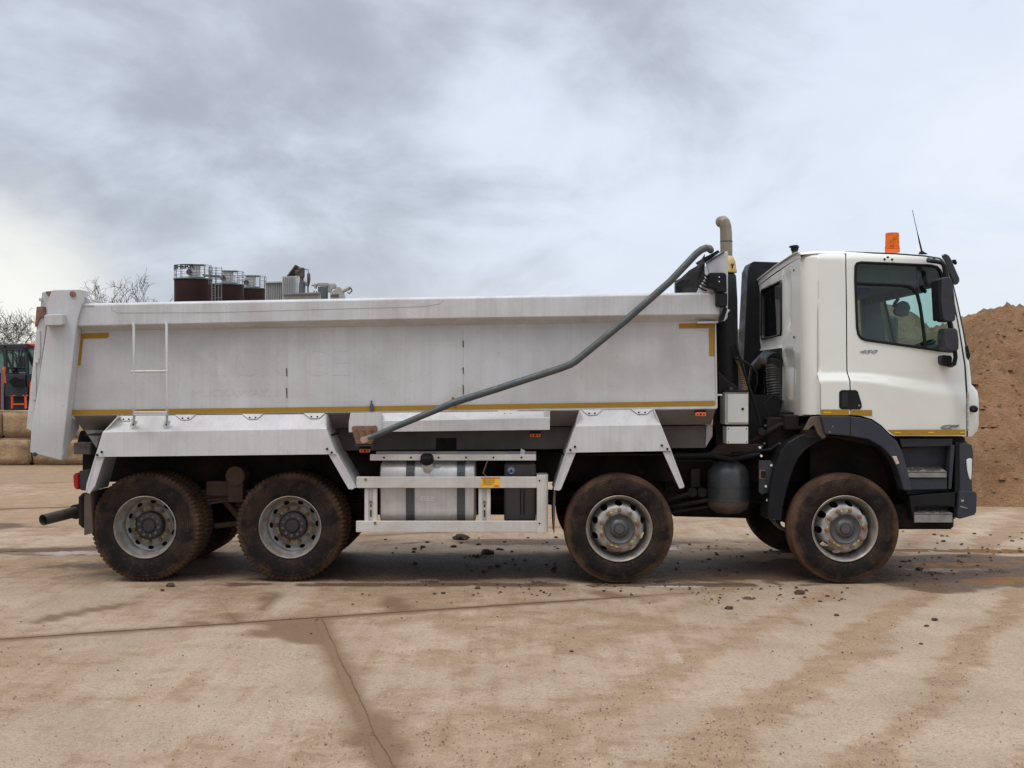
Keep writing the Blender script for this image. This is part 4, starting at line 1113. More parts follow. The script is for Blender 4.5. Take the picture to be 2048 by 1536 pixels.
P('tank_mud', MB().lathe([(rt_ + .002, -0.135), (0.209, -0.184), (0.182, -0.229), (0.122, -0.266), (0.0, -0.284)], c0, 'Z', 36, fn=lambda j, k, r, h: r, caps=False), flap_m, 0, air, label='brown mud caked on the bottom of the tank')
P('tank_fitting', MB().lathe([(0.03, 0.27), (0.03, 0.31), (0.0, 0.31)], c0, 'Z', 10), steel_m, 0, air)
P('bracket_plate', MB().plate([(1518, 921), (1541, 921), (1547, 927), (1545, 958), (1536, 985), (1524, 989), (1518, 985)], 0.22, 0.02), greyp_m, 0.003)
br = [c_ for c_ in bpy.data.objects if c_.name.startswith('bracket_plate')][-1]
P('slot_rim', MB().boxp(1519, 940, 1531, 958, 0.212, 0.006), rust_m, 0, br)
P('slot', MB().boxp(1521.5, 942, 1531, 956, 0.209, 0.008), blackp_m, 0, br)
for x, y in ((1543, 931), (1532, 973), (1535, 1001), (1523, 912), (1520, 895)):
    P('plate_bolt', MB().lathe([(0, 0), (0.011, 0), (0.013, 0.014)], W(x, y, 0.20), 'Y', 8), white_m, 0, br)
# grey control boxes
eb = P('control_box', MB().boxp(1450, 783, 1497, 849, 0.20, 0.30), boxg_m, 0.006)
P('box_door', MB().boxp(1455, 788, 1496.5, 845.5, 0.185, 0.014), worn('box_door_paint', (0.50, 0.505, 0.455), (0.4, 0.39, 0.34), 0.3, 4, 0.4), 0.004, eb)
P('box_lock', MB().lathe([(0, 0), (0.012, 0), (0.014, 0.008)], W(1485.5, 818, 0.178), 'Y', 12), steel_m, 0, eb)
P('box_lid', MB().boxp(1450, 781, 1497.5, 784.5, 0.18, 0.33), steel_m, 0.002, eb)
for x in (1462, 1483): P('cable_gland', MB().lathe([(0.018, 0), (0.018, 0.03), (0, 0.03)], W(x, 780, 0.3), 'Z', 8), galv_m, 0, eb)
lb = P('control_box', MB().boxp(1453, 853.5, 1496.5, 887.5, 0.19, 0.22), MATS['box_door_paint'], 0.004)
for x, y in ((1457, 857), (1493, 857), (1457, 884), (1493, 884)):
    P('box_screw', MB().lathe([(0, 0), (0.006, 0), (0.006, 0.004)], W(x, y, 0.187), 'Y', 6), steel_m, 0, lb)
P('box_backplate', MB().boxp(1432, 790, 1560, 905, 0.62, 0.2), blackp_m)
P('rust_bracket', MB().plate([(1418, 911), (1440, 888), (1520, 888), (1520, 911)], 0.55, 0.1), worn('brown_bracket', (0.085, 0.045, 0.03), (0.05, 0.03, 0.02), 0.6, 5, 0.8), 0.004)
P('cable_bundle', MB().tube([W(1340, 912, 0.5), W(1420, 910, 0.45), W(1463, 918, 0.4), W(1520, 908, 0.4)], 0.03, 8).tube([W(1345, 922, 0.5), W(1420, 920, 0.5), W(1440, 928, .45)], 0.012, 6).tube([W(1463, 908, .4), W(1540, 900, .4), W(1570, 880, .45)], 0.02, 6), blackp_m)
P('catch_pin', MB().tube([W(1433, 790, 0.15), W(1444, 790, 0.15)], 0.009, 6), white_m)
# exhaust stack
xs_, ys_ = W(1451.5, 0, 0.62).x, 0.62
zz_ = lambda py, Y=0.62: W(0, py, Y).z
stack = P('exhaust_stack', MB().lathe([(0.0, zz_(548)), (0.085, zz_(547)), (0.105, zz_(552)), (0.118, zz_(600)), (0.125, zz_(700)), (0.13, zz_(790)), (0.0, zz_(795))], (xs_, ys_, 0), 'Z', 28), blackp_m)
P('stack_wrap', MB().lathe([(0.062, zz_(512)), (0.078, zz_(514)), (0.098, zz_(524)), (0.108, zz_(543)), (0.108, zz_(546)), (0.09, zz_(546))], (xs_, ys_, 0), 'Z', 28), wrap_m, 0, stack)
P('wrap_band', MB().lathe([(0.105, zz_(539)), (0.112, zz_(540)), (0.112, zz_(545)), (0.1, zz_(545))], (xs_, ys_, 0), 'Z', 28), worn('wrap_yellow', (0.62, 0.42, 0.08), None, 0.3, 9, 0.5), 0, stack)
P('wrap_mark', MB().plate([(1462, 527), (1464, 527), (1465, 530), (1467, 527), (1469, 527), (1466, 533), (1466, 537), (1464, 537), (1464, 533)], ys_ - 0.115, 0.01), blackp_m, 0, stack)
px0 = Vector((xs_ - 0.002, ys_, 0))
pp_ = [(1451.5, 548), (1451.5, 500), (1450.5, 470), (1449.5, 455), (1446.5, 445), (1443.5, 442)]
P('stack_pipe', MB().tube([W(a, b, .62) for a, b in ((1452.5, 520), (1452.5, 490), (1452, 466), (1451, 453), (1448.5, 445))] + [W(1446, 443, .64), W(1442, 444, .70)], [0.062, 0.062, 0.061, 0.060, 0.060, 0.060, 0.060], 18), pipe_m, 0, stack)
P('pipe_joint', MB().lathe([(0.0625, zz_(484)), (0.065, zz_(484)), (0.065, zz_(482)), (0.0625, zz_(482))], (W(1452.5, 0, .62).x, ys_, 0), 'Z', 20), galv_m, 0, stack)
P('silencer_shroud', MB().plate([(1436, 740), (1436, 792), (1478, 792), (1478, 778), (1470, 768), (1460, 765)], 0.35, 0.3), steel_m, 0.01, stack)
# snorkel on the far corner, hoses
mb = MB()
xa, xb = W(1487, 0, 2.25).x, W(1600, 0, 2.25).x
mb.prism([(p.x, 2.2, p.z) for p in ctr([(1503, 525), (1508, 522.5), (1605, 526), (1605, 570), (1530, 575), (1528, 800), (1484, 800), (1488, 700), (1496, 540)], 2.2)], (0, 0.4, 0))
P('air_snorkel', mb, blackp_m, 0.03, seg=2)
P('snorkel_duct', MB().tube([W(1508, 790, 1.9), W(1515, 735, 1.8), W(1535, 715, 1.4), W(1550, 722, 0.9)], 0.085, 14), blackp_m)
mb = MB()
hp = [W(1549, 722, 0.80), W(1546, 735, 0.78), W(1546, 760, 0.76), W(1550, 790, 0.75)]
def ribbed(pts, r, n, amp):
    P_ = []; rr = []
    for i in range(n + 1):
        f = i / n * (len(pts) - 1); k = min(int(f), len(pts) - 2)
        P_.append(pts[k].lerp(pts[k + 1], f - k)); rr.append(r + amp * (i % 2))
    return P_, rr
a_, b_ = ribbed(hp, 0.066, 34, 0.010); P('ribbed_intake_hose', MB().tube(a_, b_, 16), worn('hose_grey', (0.03, 0.03, 0.028), (0.07, 0.06, 0.05), 0.6, 10, 0.6))
P('hose_clip', MB().tube([W(1550, 790, .75), W(1550.5, 797, .75)], 0.075, 14), galv_m)
P('lower_hose', MB().tube([W(1550, 797, .75), W(1545, 815, .75), W(1530, 835, .75)], 0.085, 14), steel_m)
a_, b_ = ribbed([W(1474, 715, .5), W(1481, 728, .5), W(1486, 752, .5), W(1489, 781, .5)], 0.026, 40, 0.009); P('tan_ribbed_hose', MB().tube(a_, b_, 8), hose_m)
P('air_line', MB().tube([W(1471, 690, .45), W(1483, 725, .45), W(1497, 770, .42), W(1512, 815, .40), W(1521, 850, .38)], 0.015, 8), blackp_m)
P('air_line', MB().tube([W(1470, 716, .45), W(1486, 722, .45), W(1503, 732, .44), W(1513, 745, .44), W(1514, 765, .46), W(1508, 785, .5)], 0.013, 8), blackp_m)
P('air_line', MB().tube([W(1565, 795, .5), W(1545, 790, .5), W(1528, 808, .5), W(1538, 830, .5)], 0.008, 6), steel_m)
P('line_coupling', MB().lathe([(0, 0), (0.035, 0.0), (0.04, 0.02), (0.04, 0.05)], W(1523.5, 864, 0.34), 'Y', 14), steel_m)
P('engine_bay_clutter', MB().boxp(1535, 835, 1600, 905, 0.45, 0.5).boxp(1500, 800, 1560, 880, 0.9, 0.6).boxp(1570, 830, 1625, 860, 0.3, 0.3).tube([W(1500, 885, .4), W(1560, 850, .4), W(1610, 842, .35)], 0.03, 8), steel_m, 0.02)
for x, y in ((1531, 851), (1529, 887), (1524, 892), (1522, 897), (1560, 887)):
    P('fitting', MB().lathe([(0, 0), (0.011, 0), (0.012, 0.02)], W(x, y, 0.33), 'Y', 8), galv_m)
P('cab_mount', MB().plate([(1597, 828), (1624, 828), (1622, 845), (1604, 847), (1602, 852), (1596, 852)], 0.30, 0.05), worn('mount_cream', (0.25, 0.24, 0.21), None, 0.4, 8, 0.6), 0.004)
# ------------------------------------------------------------------ wheels
def tyre_mesh(kind):
    n = 216 if kind == 'r' else 120
    if kind == 'f':
        prof = [(0.318, 0.035), (0.325, 0.02), (0.345, 0.008), (0.40, -0.006), (0.45, -0.004), (0.478, 0.004), (0.482, 0.002), (0.505, 0.012), (0.520, 0.020), (0.523, 0.018), (0.532, 0.034),
                (0.536, 0.07), (0.526, 0.075), (0.526, 0.085), (0.537, 0.09), (0.537, 0.13), (0.527, 0.135), (0.527, 0.145), (0.537, 0.15), (0.537, 0.19), (0.526, 0.20), (0.526, 0.21), (0.536, 0.22),
                (0.532, 0.262), (0.51, 0.285), (0.45, 0.302), (0.40, 0.302), (0.33, 0.29), (0.318, 0.27)]
        fn = lambda j, k, r, h: r
        return MB().lathe(prof, n=n, caps=False, fn=fn)
    prof = [(0.302, 0.035), (0.31, 0.018), (0.335, 0.006), (0.39, -0.006), (0.44, -0.005), (0.47, 0.0), (0.474, -0.003), (0.498, 0.010), (0.515, 0.016), (0.530, 0.03),
            (0.537, 0.05), (0.537, 0.095), (0.524, 0.10), (0.524, 0.112), (0.537, 0.118), (0.537, 0.18), (0.524, 0.186), (0.524, 0.198), (0.537, 0.204), (0.537, 0.25),
            (0.530, 0.27), (0.50, 0.29), (0.44, 0.305), (0.39, 0.305), (0.32, 0.29), (0.302, 0.27)]
    def fn(j, k, r, h):
        if r < 0.50: return r
        ph = (k + (1 if h > 0.15 else 0)) % 3
        cut = ph == 2
        d = (0.015 + 0.005 * nz(k * 0.31, 2, 1)) if cut else 0.0
        if r > 0.505: d += 0.0025 * nz(k * 0.9, h * 9, 3)
        return r - d * (1 if r > 0.51 else 0.5)
    return MB().lathe(prof, n=n, caps=False, fn=fn)
def disc_with_holes(r0, r1, zf, nh, rh, a, b, back, hub=None, step=0.035):
    circ = lambda r, n: [(r * math.cos(2 * math.pi * k / n), r * math.sin(2 * math.pi * k / n)) for k in range(n)]
    holes = []
    for i in range(nh):
        t = 2 * math.pi * (i + 0.5) / nh; c, s_ = math.cos(t), math.sin(t)
        h = []
        for k in range(14):
            u, v = a * math.cos(2 * math.pi * k / 14), b * math.sin(2 * math.pi * k / 14)
            rr = rh + u; h.append((rr * c - v * s_, rr * s_ + v * c))
        holes.append(h)
    ex = []
    for r in (r0 * 0.92, r0 * 0.8, r0 * 0.7, (r0 + rh) / 2 if False else r0 * 0.86): ex += circ(r, 60)
    return MB().skin(circ(r0, 90), holes + ([circ(hub, 36)] if hub else []), lambda x, y: (x, zf(math.hypot(x, y)), y), step, back=(0, back, 0), extra=ex)
def lerp_tab(tab):
    def f(r):
        for (a, ya), (b, yb) in zip(tab, tab[1:]):
            if a <= r <= b: return ya + (yb - ya) * sm((r - a) / (b - a))
        return tab[0][1] if r < tab[0][0] else tab[-1][1]
    return f
# templates
W_F, W_R = {}, {}
def wheel(kind, loc, spin, far=False, first=None):
    """part 'wheel' (the rim) with tyre, hub, nuts and nut pointers"""
    T = W_F if kind == 'f' else W_R
    if not T:
        me = []
        if kind == 'f':
            mb = MB().lathe([(0.316, 0.03), (0.325, 0.012), (0.320, 0.008), (0.310, 0.014), (0.300, 0.035), (0.288, 0.07), (0.278, 0.12), (0.270, 0.17), (0.272, 0.24), (0.31, 0.27)], n=72, caps=False)
            d = disc_with_holes(0.270, None, lerp_tab([(0.10, 0.012), (0.200, 0.012), (0.226, 0.026), (0.252, 0.125), (0.270, 0.165)]), 10, 0.243, 0.024, 0.036, 0.012, hub=0.13)
            b = len(mb.v); mb.v += d.v; mb.f += [[b + i for i in f] for f in d.f]; mb.m += d.m; mb.sm += d.sm
            T['rim'] = mb.build('wheel', rim_m, None, recalc=True)
            hub = MB().lathe([(0.150, 0.06), (0.150, 0.004), (0.142, -0.006), (0.128, 0.002), (0.115, 0.012), (0.095, 0.012), (0.085, 0.000), (0.070, -0.012), (0.055, -0.016), (0.050, -0.010), (0.045, -0.024), (0.0, -0.028)], n=40)
            hm = hubg_m; nr, ny = 0.182, 0.008
        else:
            mb = MB().lathe([(0.300, 0.03), (0.309, 0.010), (0.303, 0.006), (0.296, 0.014), (0.290, 0.04), (0.278, 0.09), (0.270, 0.11), (0.262, 0.13), (0.258, 0.30), (0.30, 0.33)], n=72, caps=False)
            d = disc_with_holes(0.260, None, lerp_tab([(0.10, 0.235), (0.196, 0.235), (0.202, 0.250), (0.23, 0.262), (0.252, 0.255), (0.260, 0.250)]), 10, 0.230, 0.019, 0.030, 0.012, hub=0.13)
            b = len(mb.v); mb.v += d.v; mb.f += [[b + i for i in f] for f in d.f]; mb.m += d.m; mb.sm += d.sm
            T['rim'] = mb.build('wheel', rim_m, None, recalc=True)
            hub = MB().lathe([(0.142, 0.24), (0.142, 0.17), (0.136, 0.158), (0.120, 0.150), (0.075, 0.146), (0.070, 0.150), (0.060, 0.136), (0.0, 0.134)], n=40)
            hm = hubd_m; nr, ny = 0.174, 0.232
        T['tyre'] = tyre_mesh(kind).build('tyre', tyre_m, None)
        T['hub'] = hub.build('hub_cap', hm, None)
        T['drum'] = MB().lathe([(0.0, 0.31), (0.215 if kind == 'f' else 0.256, 0.31), (0.215 if kind == 'f' else 0.256, 0.20 if kind == 'f' else 0.30), (0.10, 0.14 if kind == 'f' else 0.29)], n=32).build('brake_drum', steel_m, None)
        T['nut'] = MB().lathe([(0.021, 0.0), (0.021, -0.022), (0.014, -0.024), (0.014, -0.036), (0.0, -0.038)], n=6, smooth=False).build('wheel_nut', nut_m, None)
        T['pt'] = MB().prism([(0.016, -0.004, -0.012), (0.05, -0.004, -0.002), (0.05, -0.004, 0.002), (0.016, -0.004, 0.012)], (0, -0.004, 0)).build('nut_pointer', point_m, None)
        T['hb'] = MB().lathe([(0.0145, 0.0), (0.0145, -0.012), (0.0, -0.013)], n=6, smooth=False).build('hub_bolt', worn('hub_bolt', (0.12, 0.09, 0.07), (0.07, 0.05, 0.04), 0.5, 50, 0.6), None)
        T['par'] = (nr, ny)
        for k in ('rim', 'tyre', 'hub', 'drum', 'nut', 'pt', 'hb'):
            me.append(T[k]); T[k] = T[k].data
        for o in me: bpy.data.objects.remove(o)
    nr, ny = T['par']
    base = Vector(truck.location)
    wo = link('wheel', T['rim'], truck, loc=tuple(Vector(loc) - base))
    wo.rotation_euler = (0, R(spin), R(180) if far else 0)
    link('tyre', T['tyre'], wo, loc=(0, 0, 0))
    link('hub_cap', T['hub'], wo, loc=(0, 0, 0))
    link('brake_drum', T['drum'], wo, loc=(0, 0, 0))
    if kind == 'r':
        link('inner_tyre', T['tyre'], wo, loc=(0, 0.345, 0))
    if far: return wo
    for i in range(10):
        a = 2 * math.pi * (i + 0.5) / 10
        n_ = link('wheel_nut', T['nut'], wo, loc=(nr * math.cos(a), ny, nr * math.sin(a)))
        # pairs of pointers face each other
        s_ = 1 if i % 2 == 0 else -1
        p_ = link('nut_pointer', T['pt'], wo, loc=(nr * math.cos(a), ny, nr * math.sin(a)))
        tdir = a + s_ * (math.pi / 2 + math.pi / 10)
        p_.rotation_euler = (0, -tdir, 0)
        if kind == 'r':
            h_ = link('hub_bolt', T['hb'], wo, loc=(0.098 * math.cos(a + .2), 0.150, 0.098 * math.sin(a + .2)))
    return wo
WY = {'r': 0.12, 'f': 0.0}
for (x, k), spin in zip(AX, (3, -20, 0, 14)):
    wheel(k, (x, WY[k], RT), spin)
    wheel(k, (x, 2.5 - WY[k], RT), spin + 40, far=True)

# ------------------------------------------------------------------ cab
def XV(x, z): return x * S + 1024, 768 - (z - H) * S          # side-plane coordinates in photo px
def ys(u, v):
    Y = 0.03 + max(0, (742 - v)) / 240 * 0.055
    if v < 519: Y += ((519 - v) / 14) ** 2 * 0.055
    k = sm((u - 1700) / 230)
    v0 = 744 + k * 20
    Y -= (0.085 * (1 - 0.78 * k)) * sm((v - v0) / (19 + 12 * k))
    if u > 1893: Y += ((u - 1893) / 45) ** 2 * 0.10
    if u < 1650 and v < 742: Y += ((1650 - u) / 16) ** 2 * 0.015
    return Y
def side3(u, v):
    """the side skin is a real curved sheet; outline coordinates are taken where the sheet stands"""
    Y = ys(u, v); p = W(u, v, Y); return (p.x, p.y, p.z)
def far3(u, v):
    Y = ys(u, v); p = W(u, v, Y); return (p.x, 2.5 - p.y, p.z)
def hole_path(mbuild=None): pass
win = [(1714, 527), (1722, 525), (1862, 531), (1873, 534), (1880, 541), (1886, 556), (1895, 605), (1903, 655), (1908, 703), (1896, 702.5), (1860, 698), (1760, 684), (1731, 680), (1722, 676), (1716.5, 668), (1714, 655), (1710.5, 560), (1711, 533)]
vlines = [(u, v) for v in (504, 506, 509, 512, 515, 518, 738, 742, 745, 748, 751, 754, 757, 760, 763, 766, 769, 772, 776, 780, 785, 790, 795) for u in range(1637, 1934, 8)]
ulines = [(u, v) for u in (1893, 1897, 1901, 1905, 1909, 1913, 1917, 1921, 1925, 1929) for v in range(505, 872, 9)]
seamm = blackp_m
# quarter panel
qout = [(1634.5, 502), (1690, 503), (1691.5, 600), (1692.5, 738), (1693.5, 746), (1698.5, 762), (1700.5, 829), (1641, 830), (1640.5, 768), (1634, 744)]
dout = [(1692.5, 505.5), (1790, 509), (1850, 513.5), (1878, 518), (1889, 530), (1903, 588), (1917, 660), (1928, 730), (1932.5, 800), (1932.5, 872), (1788, 872), (1780, 868), (1762, 850), (1744, 838), (1722, 831.5), (1703, 829), (1701, 762), (1696, 747), (1694.8, 738), (1694, 600)]
cabshell = None
for far in (False, True):
    f3 = far3 if far else side3
    bk = (0, -0.03, 0) if far else (0, 0.03, 0)
    mb = MB(); mb.skin(qout, [], f3, 13, back=bk, extra=vlines)
    o = P('quarter_panel', mb, cab_m)
    if not far: qp = o
    mb = MB(); mb.skin(dout, [win], f3, 11, back=bk, extra=vlines + ulines)
    d = P('door', mb, cab_m)
    if not far: door = d
    # window rubber and glass
    sgn = -1 if far else 1
    def off(p, dy): q = f3(*p); return Vector((q[0], q[1] + sgn * dy, q[2]))
    loopp = [off(p, -0.004) for p in win]; loopp.append(loopp[0]); loopp.append(loopp[1])
    dn = []
    for a, b in zip(loopp, loopp[1:]):
        for k in range(3): dn.append(a.lerp(b, k / 3))
    P('window_rubber', MB().tube(dn, 0.0135, 6, caps=False), blackp_m, 0, d)
    mb = MB(); mb.skin(win, [], lambda u, v: tuple(off((u, v), 0.012)), 25)
    P('window_pane', mb, glass_m, 0, d)
    dv = [(1711, 567), (1760, 569), (1806, 571), (1818, 573), (1828, 579), (1835, 590), (1840, 610), (1846, 650), (1852, 698)]
    P('window_divider', MB().tube([off(p, 0.004) for p in dv], 0.017, 6), blackp_m, 0, d)
    if far:
        P('door_lining', MB().skin([(1696, 700), (1912, 712), (1925, 862), (1790, 862), (1740, 828), (1700, 822)], [], lambda u, v: (far3(u, v)[0], far3(u, v)[1] - 0.07, far3(u, v)[2]), 40), trim_m, 0, d)
# panel gap between quarter panel and door reads dark: rubber strip behind it
gp_ = [(1691.7, 503), (1692.7, 600), (1693.6, 738), (1694.8, 747), (1699.7, 762), (1701.7, 829)]
P('door_seal', MB().tube([Vector(side3(*p)) + Vector((0, 0.012, 0)) for p in gp_], 0.010, 5), blackp_m, 0, door)
gp2 = [(1690, 503.8), (1790, 507.4), (1850, 511.8), (1879, 516.5), (1890.5, 529)]
P('door_seal', MB().tube([Vector(side3(*p)) + Vector((0, 0.010, 0)) for p in gp2], 0.008, 5), blackp_m, 0, door)
gp3 = [(1890.5, 529), (1904.5, 588), (1918.5, 660), (1930, 730), (1934.5, 800), (1934.5, 873)]
P('door_seal', MB().tube([Vector(side3(*p)) + Vector((0, 0.006, 0)) for p in gp3], 0.0105, 5), blackp_m, 0, door)
# shoulder step of the quarter panel (closes its rear edge)
mb = MB(); mb.prism([Vector(side3(1634, 744)), Vector(side3(1640.8, 768)), Vector(side3(1641, 829)), Vector(side3(1641, 829)) + Vector((0, .12, 0)), Vector(side3(1634, 829)) + Vector((0, .12, 0)), Vector(side3(1634, 744)) + Vector((0, .02, 0))], (0.004, 0, 0))
P('shoulder_return', mb, cab_m, 0, qp)
# handle: black recess and lever
hp_ = [(1683, 780), (1712, 780), (1716, 783), (1723, 806), (1724, 814), (1720, 819), (1683, 818.5), (1678.5, 815), (1678.5, 784)]
mb = MB(); mb.plate(hp_, -0.062, 0.02); P('door_handle', mb, blackp_m, 0.003, door)
mb = MB(); mb.plate([(1684, 785), (1696, 785), (1696, 814), (1684, 814)], -0.066, 0.006); P('handle_recess', mb, worn('recess_black', (0.004, 0.004, 0.004), None, 0.1, 5, 0.7), 0.001, door)
P('door_lock', MB().lathe([(0, 0), (0.010, 0), (0.011, 0.01)], W(1718, 811, -0.07), 'Y', 10), chrome_m, 0, door)
for (a, b) in ((1769, 518.5), (1775.5, 514.5), (1784, 519)):
    P('door_screw', MB().lathe([(0, 0), (0.011, 0), (0.011, 0.01)], Vector(side3(a, b)) + Vector((0, -0.006, 0)), 'Y', 10), blackp_m, 0, door)
def onside(x0, x1, yb, yt, dy=-0.006, sl=0.0):
    def f(a, b):
        u, v = x0 + (x1 - x0) * a, yb + (yt - yb) * b + sl * a
        p = side3(u, v); return (p[0], p[1] + dy, p[2])
    return f
lettering('badge_number', '450', chrome_m, door, onside(1719, 1755, 706.5, 699.5), (0, 0.005, 0), 0.02, 0.35)
lettering('badge_letters', 'CF', chrome_m, door, onside(1881, 1919, 857.5, 849.5, -0.012), (0, 0.008, 0), 0.06, 0.4)
for pp in ([(1642, 819), (1697.5, 819), (1698.2, 830.5), (1642, 830.5)], [(1700.5, 820), (1744, 820), (1744, 831.5), (1721, 831), (1701.3, 830)],
           [(1775, 859.5), (1931, 859), (1931, 870.5), (1792, 870.5), (1786, 868)]):
    mb = MB(); Yt_ = ys(1800, 830) - 0.012 if pp[0][0] > 1750 else ys(pp[1][0], 825) - 0.008
    mb.plate(pp, Yt_, 0.004); P('reflective_tape', mb, tape_m, 0, door)
for a, b, y in ((1647, 1662, 825), (1789, 1801, 865), (1857, 1868, 865), (1920, 1929, 865)):
    P('tape_mark', MB().boxp(a, y - 1.2, b, y + 1.2, ys(1800, 830) - 0.014 if a > 1750 else ys(1690, 825) - 0.0105, 0.002), worn('tape_light', (0.62, 0.38, 0.03), None, 0.3, 10, 0.4) if 'tape_light' not in MATS else MATS['tape_light'], 0, door)

# rear wall of the cab
XR = 2.857
ztop = lambda y: 1.947 + (768 - 505) / S * 1.0 - 0.0
rw_top = 3.205
ro = [(0.20, rw_top), (0.20, 1.635), (0.56, 1.635), (0.56, 1.66), (1.03, 1.66), (1.03, 2.33), (2.28, 2.33), (2.28, rw_top - 0.125)]
rwin = [(1.08, 2.47), (1.05, 2.52), (1.05, 3.0), (1.08, 3.04), (2.05, 3.02), (2.10, 2.98), (2.10, 2.50), (2.06, 2.46)]
def rw3(y, z):
    x = XR
    # pressed channels
    if 0.62 < y < 0.86 and 2.52 < z < 3.10: x += 0.022 * sm(min(y - 0.62, 0.86 - y) / 0.035) * sm(min(z - 2.52, 3.10 - z) / 0.04)
    if 0.50 < y < 0.95 and z < 2.30: x += 0.025 * sm(min(y - 0.50, 0.95 - y) / 0.05) * sm((2.30 - z) / 0.04)
    if y > 0.95 and 2.37 < z < 2.43: x += 0.012
    if z > 3.12 - 0.058 * (y - 0.2): x -= 0.010
    return (x, y, z)
ex = [(y, z) for y in (0.5, 0.52, 0.54, 0.56, 0.58, 0.62, 0.64, 0.66, 0.82, 0.84, 0.86, 0.9, 0.93, 0.95) for z in [1.7 + 0.06 * k for k in range(25)]]
mb = MB(); mb.skin(ro, [rwin], rw3, 0.07, back=(0.03, 0, 0), extra=ex)
rw = P('cab_rear_wall', mb, cab_m)
P('rear_window_rubber', MB().tube([(XR - 0.004, a, b) for a, b in rwin] + [(XR - 0.004, *rwin[0]), (XR - 0.004, *rwin[1])], 0.014, 6, caps=False), blackp_m, 0, rw)
P('rear_window_pane', MB().skin(rwin, [], lambda y, z: (XR + 0.012, y, z), 0.3), dglass_m, 0, rw)
for y, z in ((0.47, 3.10), (0.47, 2.42)):
    P('wall_bolt', MB().lathe([(0, -0.012), (0.012, -0.01), (0.014, 0.0)], (XR, y, z), 'X', 8), blackp_m, 0, rw)
# rounded corner pillars
mb = MB()
for far in (False, True):
    mb = MB(); rings = []
    for v in (503, 508, 515, 530, 600, 700, 742, 760, 829):
        e = Vector(side3(1635.5, min(v, 742))); z = H - (v - 768) / S * 1.01
        if v < 510: z = H - (506 - 768) / S * 1.02
        q = []
        for k in range(9):
            a = math.pi / 2 * k / 8
            x = e.x - (e.x - XR) * math.sin(a) ** 1.0; y = e.y + (0.21 - e.y) * (1 - math.cos(a))
            inset = 0.05 * sm((516 - v) / 14)
            q.append(Vector((x + inset * math.sin(a), (2.5 - (y + inset)) if far else y + inset, z)))
        rings.append(q)
    mb.loft(rings)
    P('corner_pillar', mb, cab_m, 0, rw)
P('pillar_seam', MB().tube([Vector(side3(1636, 506)) + Vector((0, -0.002, 0)), Vector(side3(1635.5, 620)) + Vector((0, -.002, 0)), Vector(side3(1635, 742)) + Vector((0, -.002, 0)), Vector((side3(1635, 742)[0], 0.05, H - 61 / S))], 0.004, 5), worn('seam_shade', (0.34, 0.34, 0.30), None, 0.2, 5, 0.5), 0, rw)
# roof with a drip flange along its rear edge
mb = MB(); rings = []
for u in (1634, 1640, 1660, 1690, 1750, 1800, 1840, 1862, 1876, 1886):
    d_ = max(0, u - 1690) / 160 * 9 + max(0, u - 1850) / 36 * 8
    e = Vector(W(u, 503 + d_, 0.13)); q = []
    for (y, dz) in ((0.125, -0.02), (0.14, -0.002), (0.17, 0.008), (0.25, 0.016), (0.5, 0.025), (1.25, 0.035)):
        q.append((y, e.z + dz))
    full = q + [(2.5 - y, z) for y, z in reversed(q[:-1])]
    rings.append([Vector((e.x, y, z)) for y, z in full])
for ri, kf in enumerate((1, 1, 0.8, 0.4)):
    rings[ri] = [Vector((p.x, p.y, p.z - 0.125 * kf * max(0, p.y - 0.2) / 2.15)) for p in rings[ri]]
r0 = [Vector((XR - 0.02, p.y, p.z - 0.012)) for p in rings[0]]
mb.loft([r0] + rings)
mb.add([Vector((XR - 0.02, p.y, p.z - 0.012)) for p in rings[0]] + [Vector((XR - 0.015, p.y, p.z - 0.07)) for p in rings[0]], [(i, i + 1, len(r0) + i + 1, len(r0) + i) for i in range(len(r0) - 1)])
roof = P('cab_roof', mb, cab_m)
P('roof_flange', MB().tube([Vector((XR - 0.028, p.y, p.z - 0.01)) for p in rings[0]], 0.010, 6), worn('flange_shade', (0.42, 0.42, 0.36), None, 0.3, 4, 0.5), 0, roof)
P('headlining', MB().box(XR + 0.05, 3.95, 0.16, 2.34, 3.12, 3.135), trim_m, 0, roof)
# front of the cab
def front_ring(v, us_, uf, nose=0.035):
    """from the door's front edge round the corner to the middle of the nose"""
    A_ = Vector(side3(us_, v)); B_ = W(uf, v, 0.14); z = A_.z
    pts = []
    for k in range(8):
        t = k / 7; a = math.pi / 2 * t
        pts.append(Vector((A_.x + (B_.x - A_.x) * math.sin(a), A_.y + (max(A_.y + 0.05, 0.26) - A_.y) * (1 - math.cos(a)), z)))
    pts.append(Vector((B_.x + nose, 1.25, z)))
    return pts + [Vector((p.x, 2.5 - p.y, p.z)) for p in reversed(pts[:-1])]
rows_ = [(514, 1880, 1884), (519, 1885, 1890), (530, 1891, 1896), (560, 1899, 1905), (600, 1907.5, 1915), (660, 1919, 1928.5), (700, 1926, 1936), (716, 1928.5, 1939)]
low_ = [(716, 1928.5, 1939), (722, 1929, 1943), (740, 1931.5, 1946), (768, 1934, 1948), (775, 1934.5, 1955), (783, 1935, 1962), (800, 1935.5, 1965), (850, 1935.5, 1965), (862, 1935.5, 1962), (873, 1935.5, 1951)]
rg = [front_ring(*r_) for r_ in rows_]
n_ = len(rg[0])
mb = MB(); mb.loft(rg[:3]); P('front_header', mb, cab_m, 0, roof)
for sl_ in (slice(0, 5), slice(n_ - 5, n_)): P('windscreen_pillar', MB().loft([r_[sl_] for r_ in rg[2:]]), cab_m, 0, roof)
mb = MB(); mb.loft([r_[4:n_ - 4] for r_ in rg[2:]]); P('windscreen', mb, glass_m)
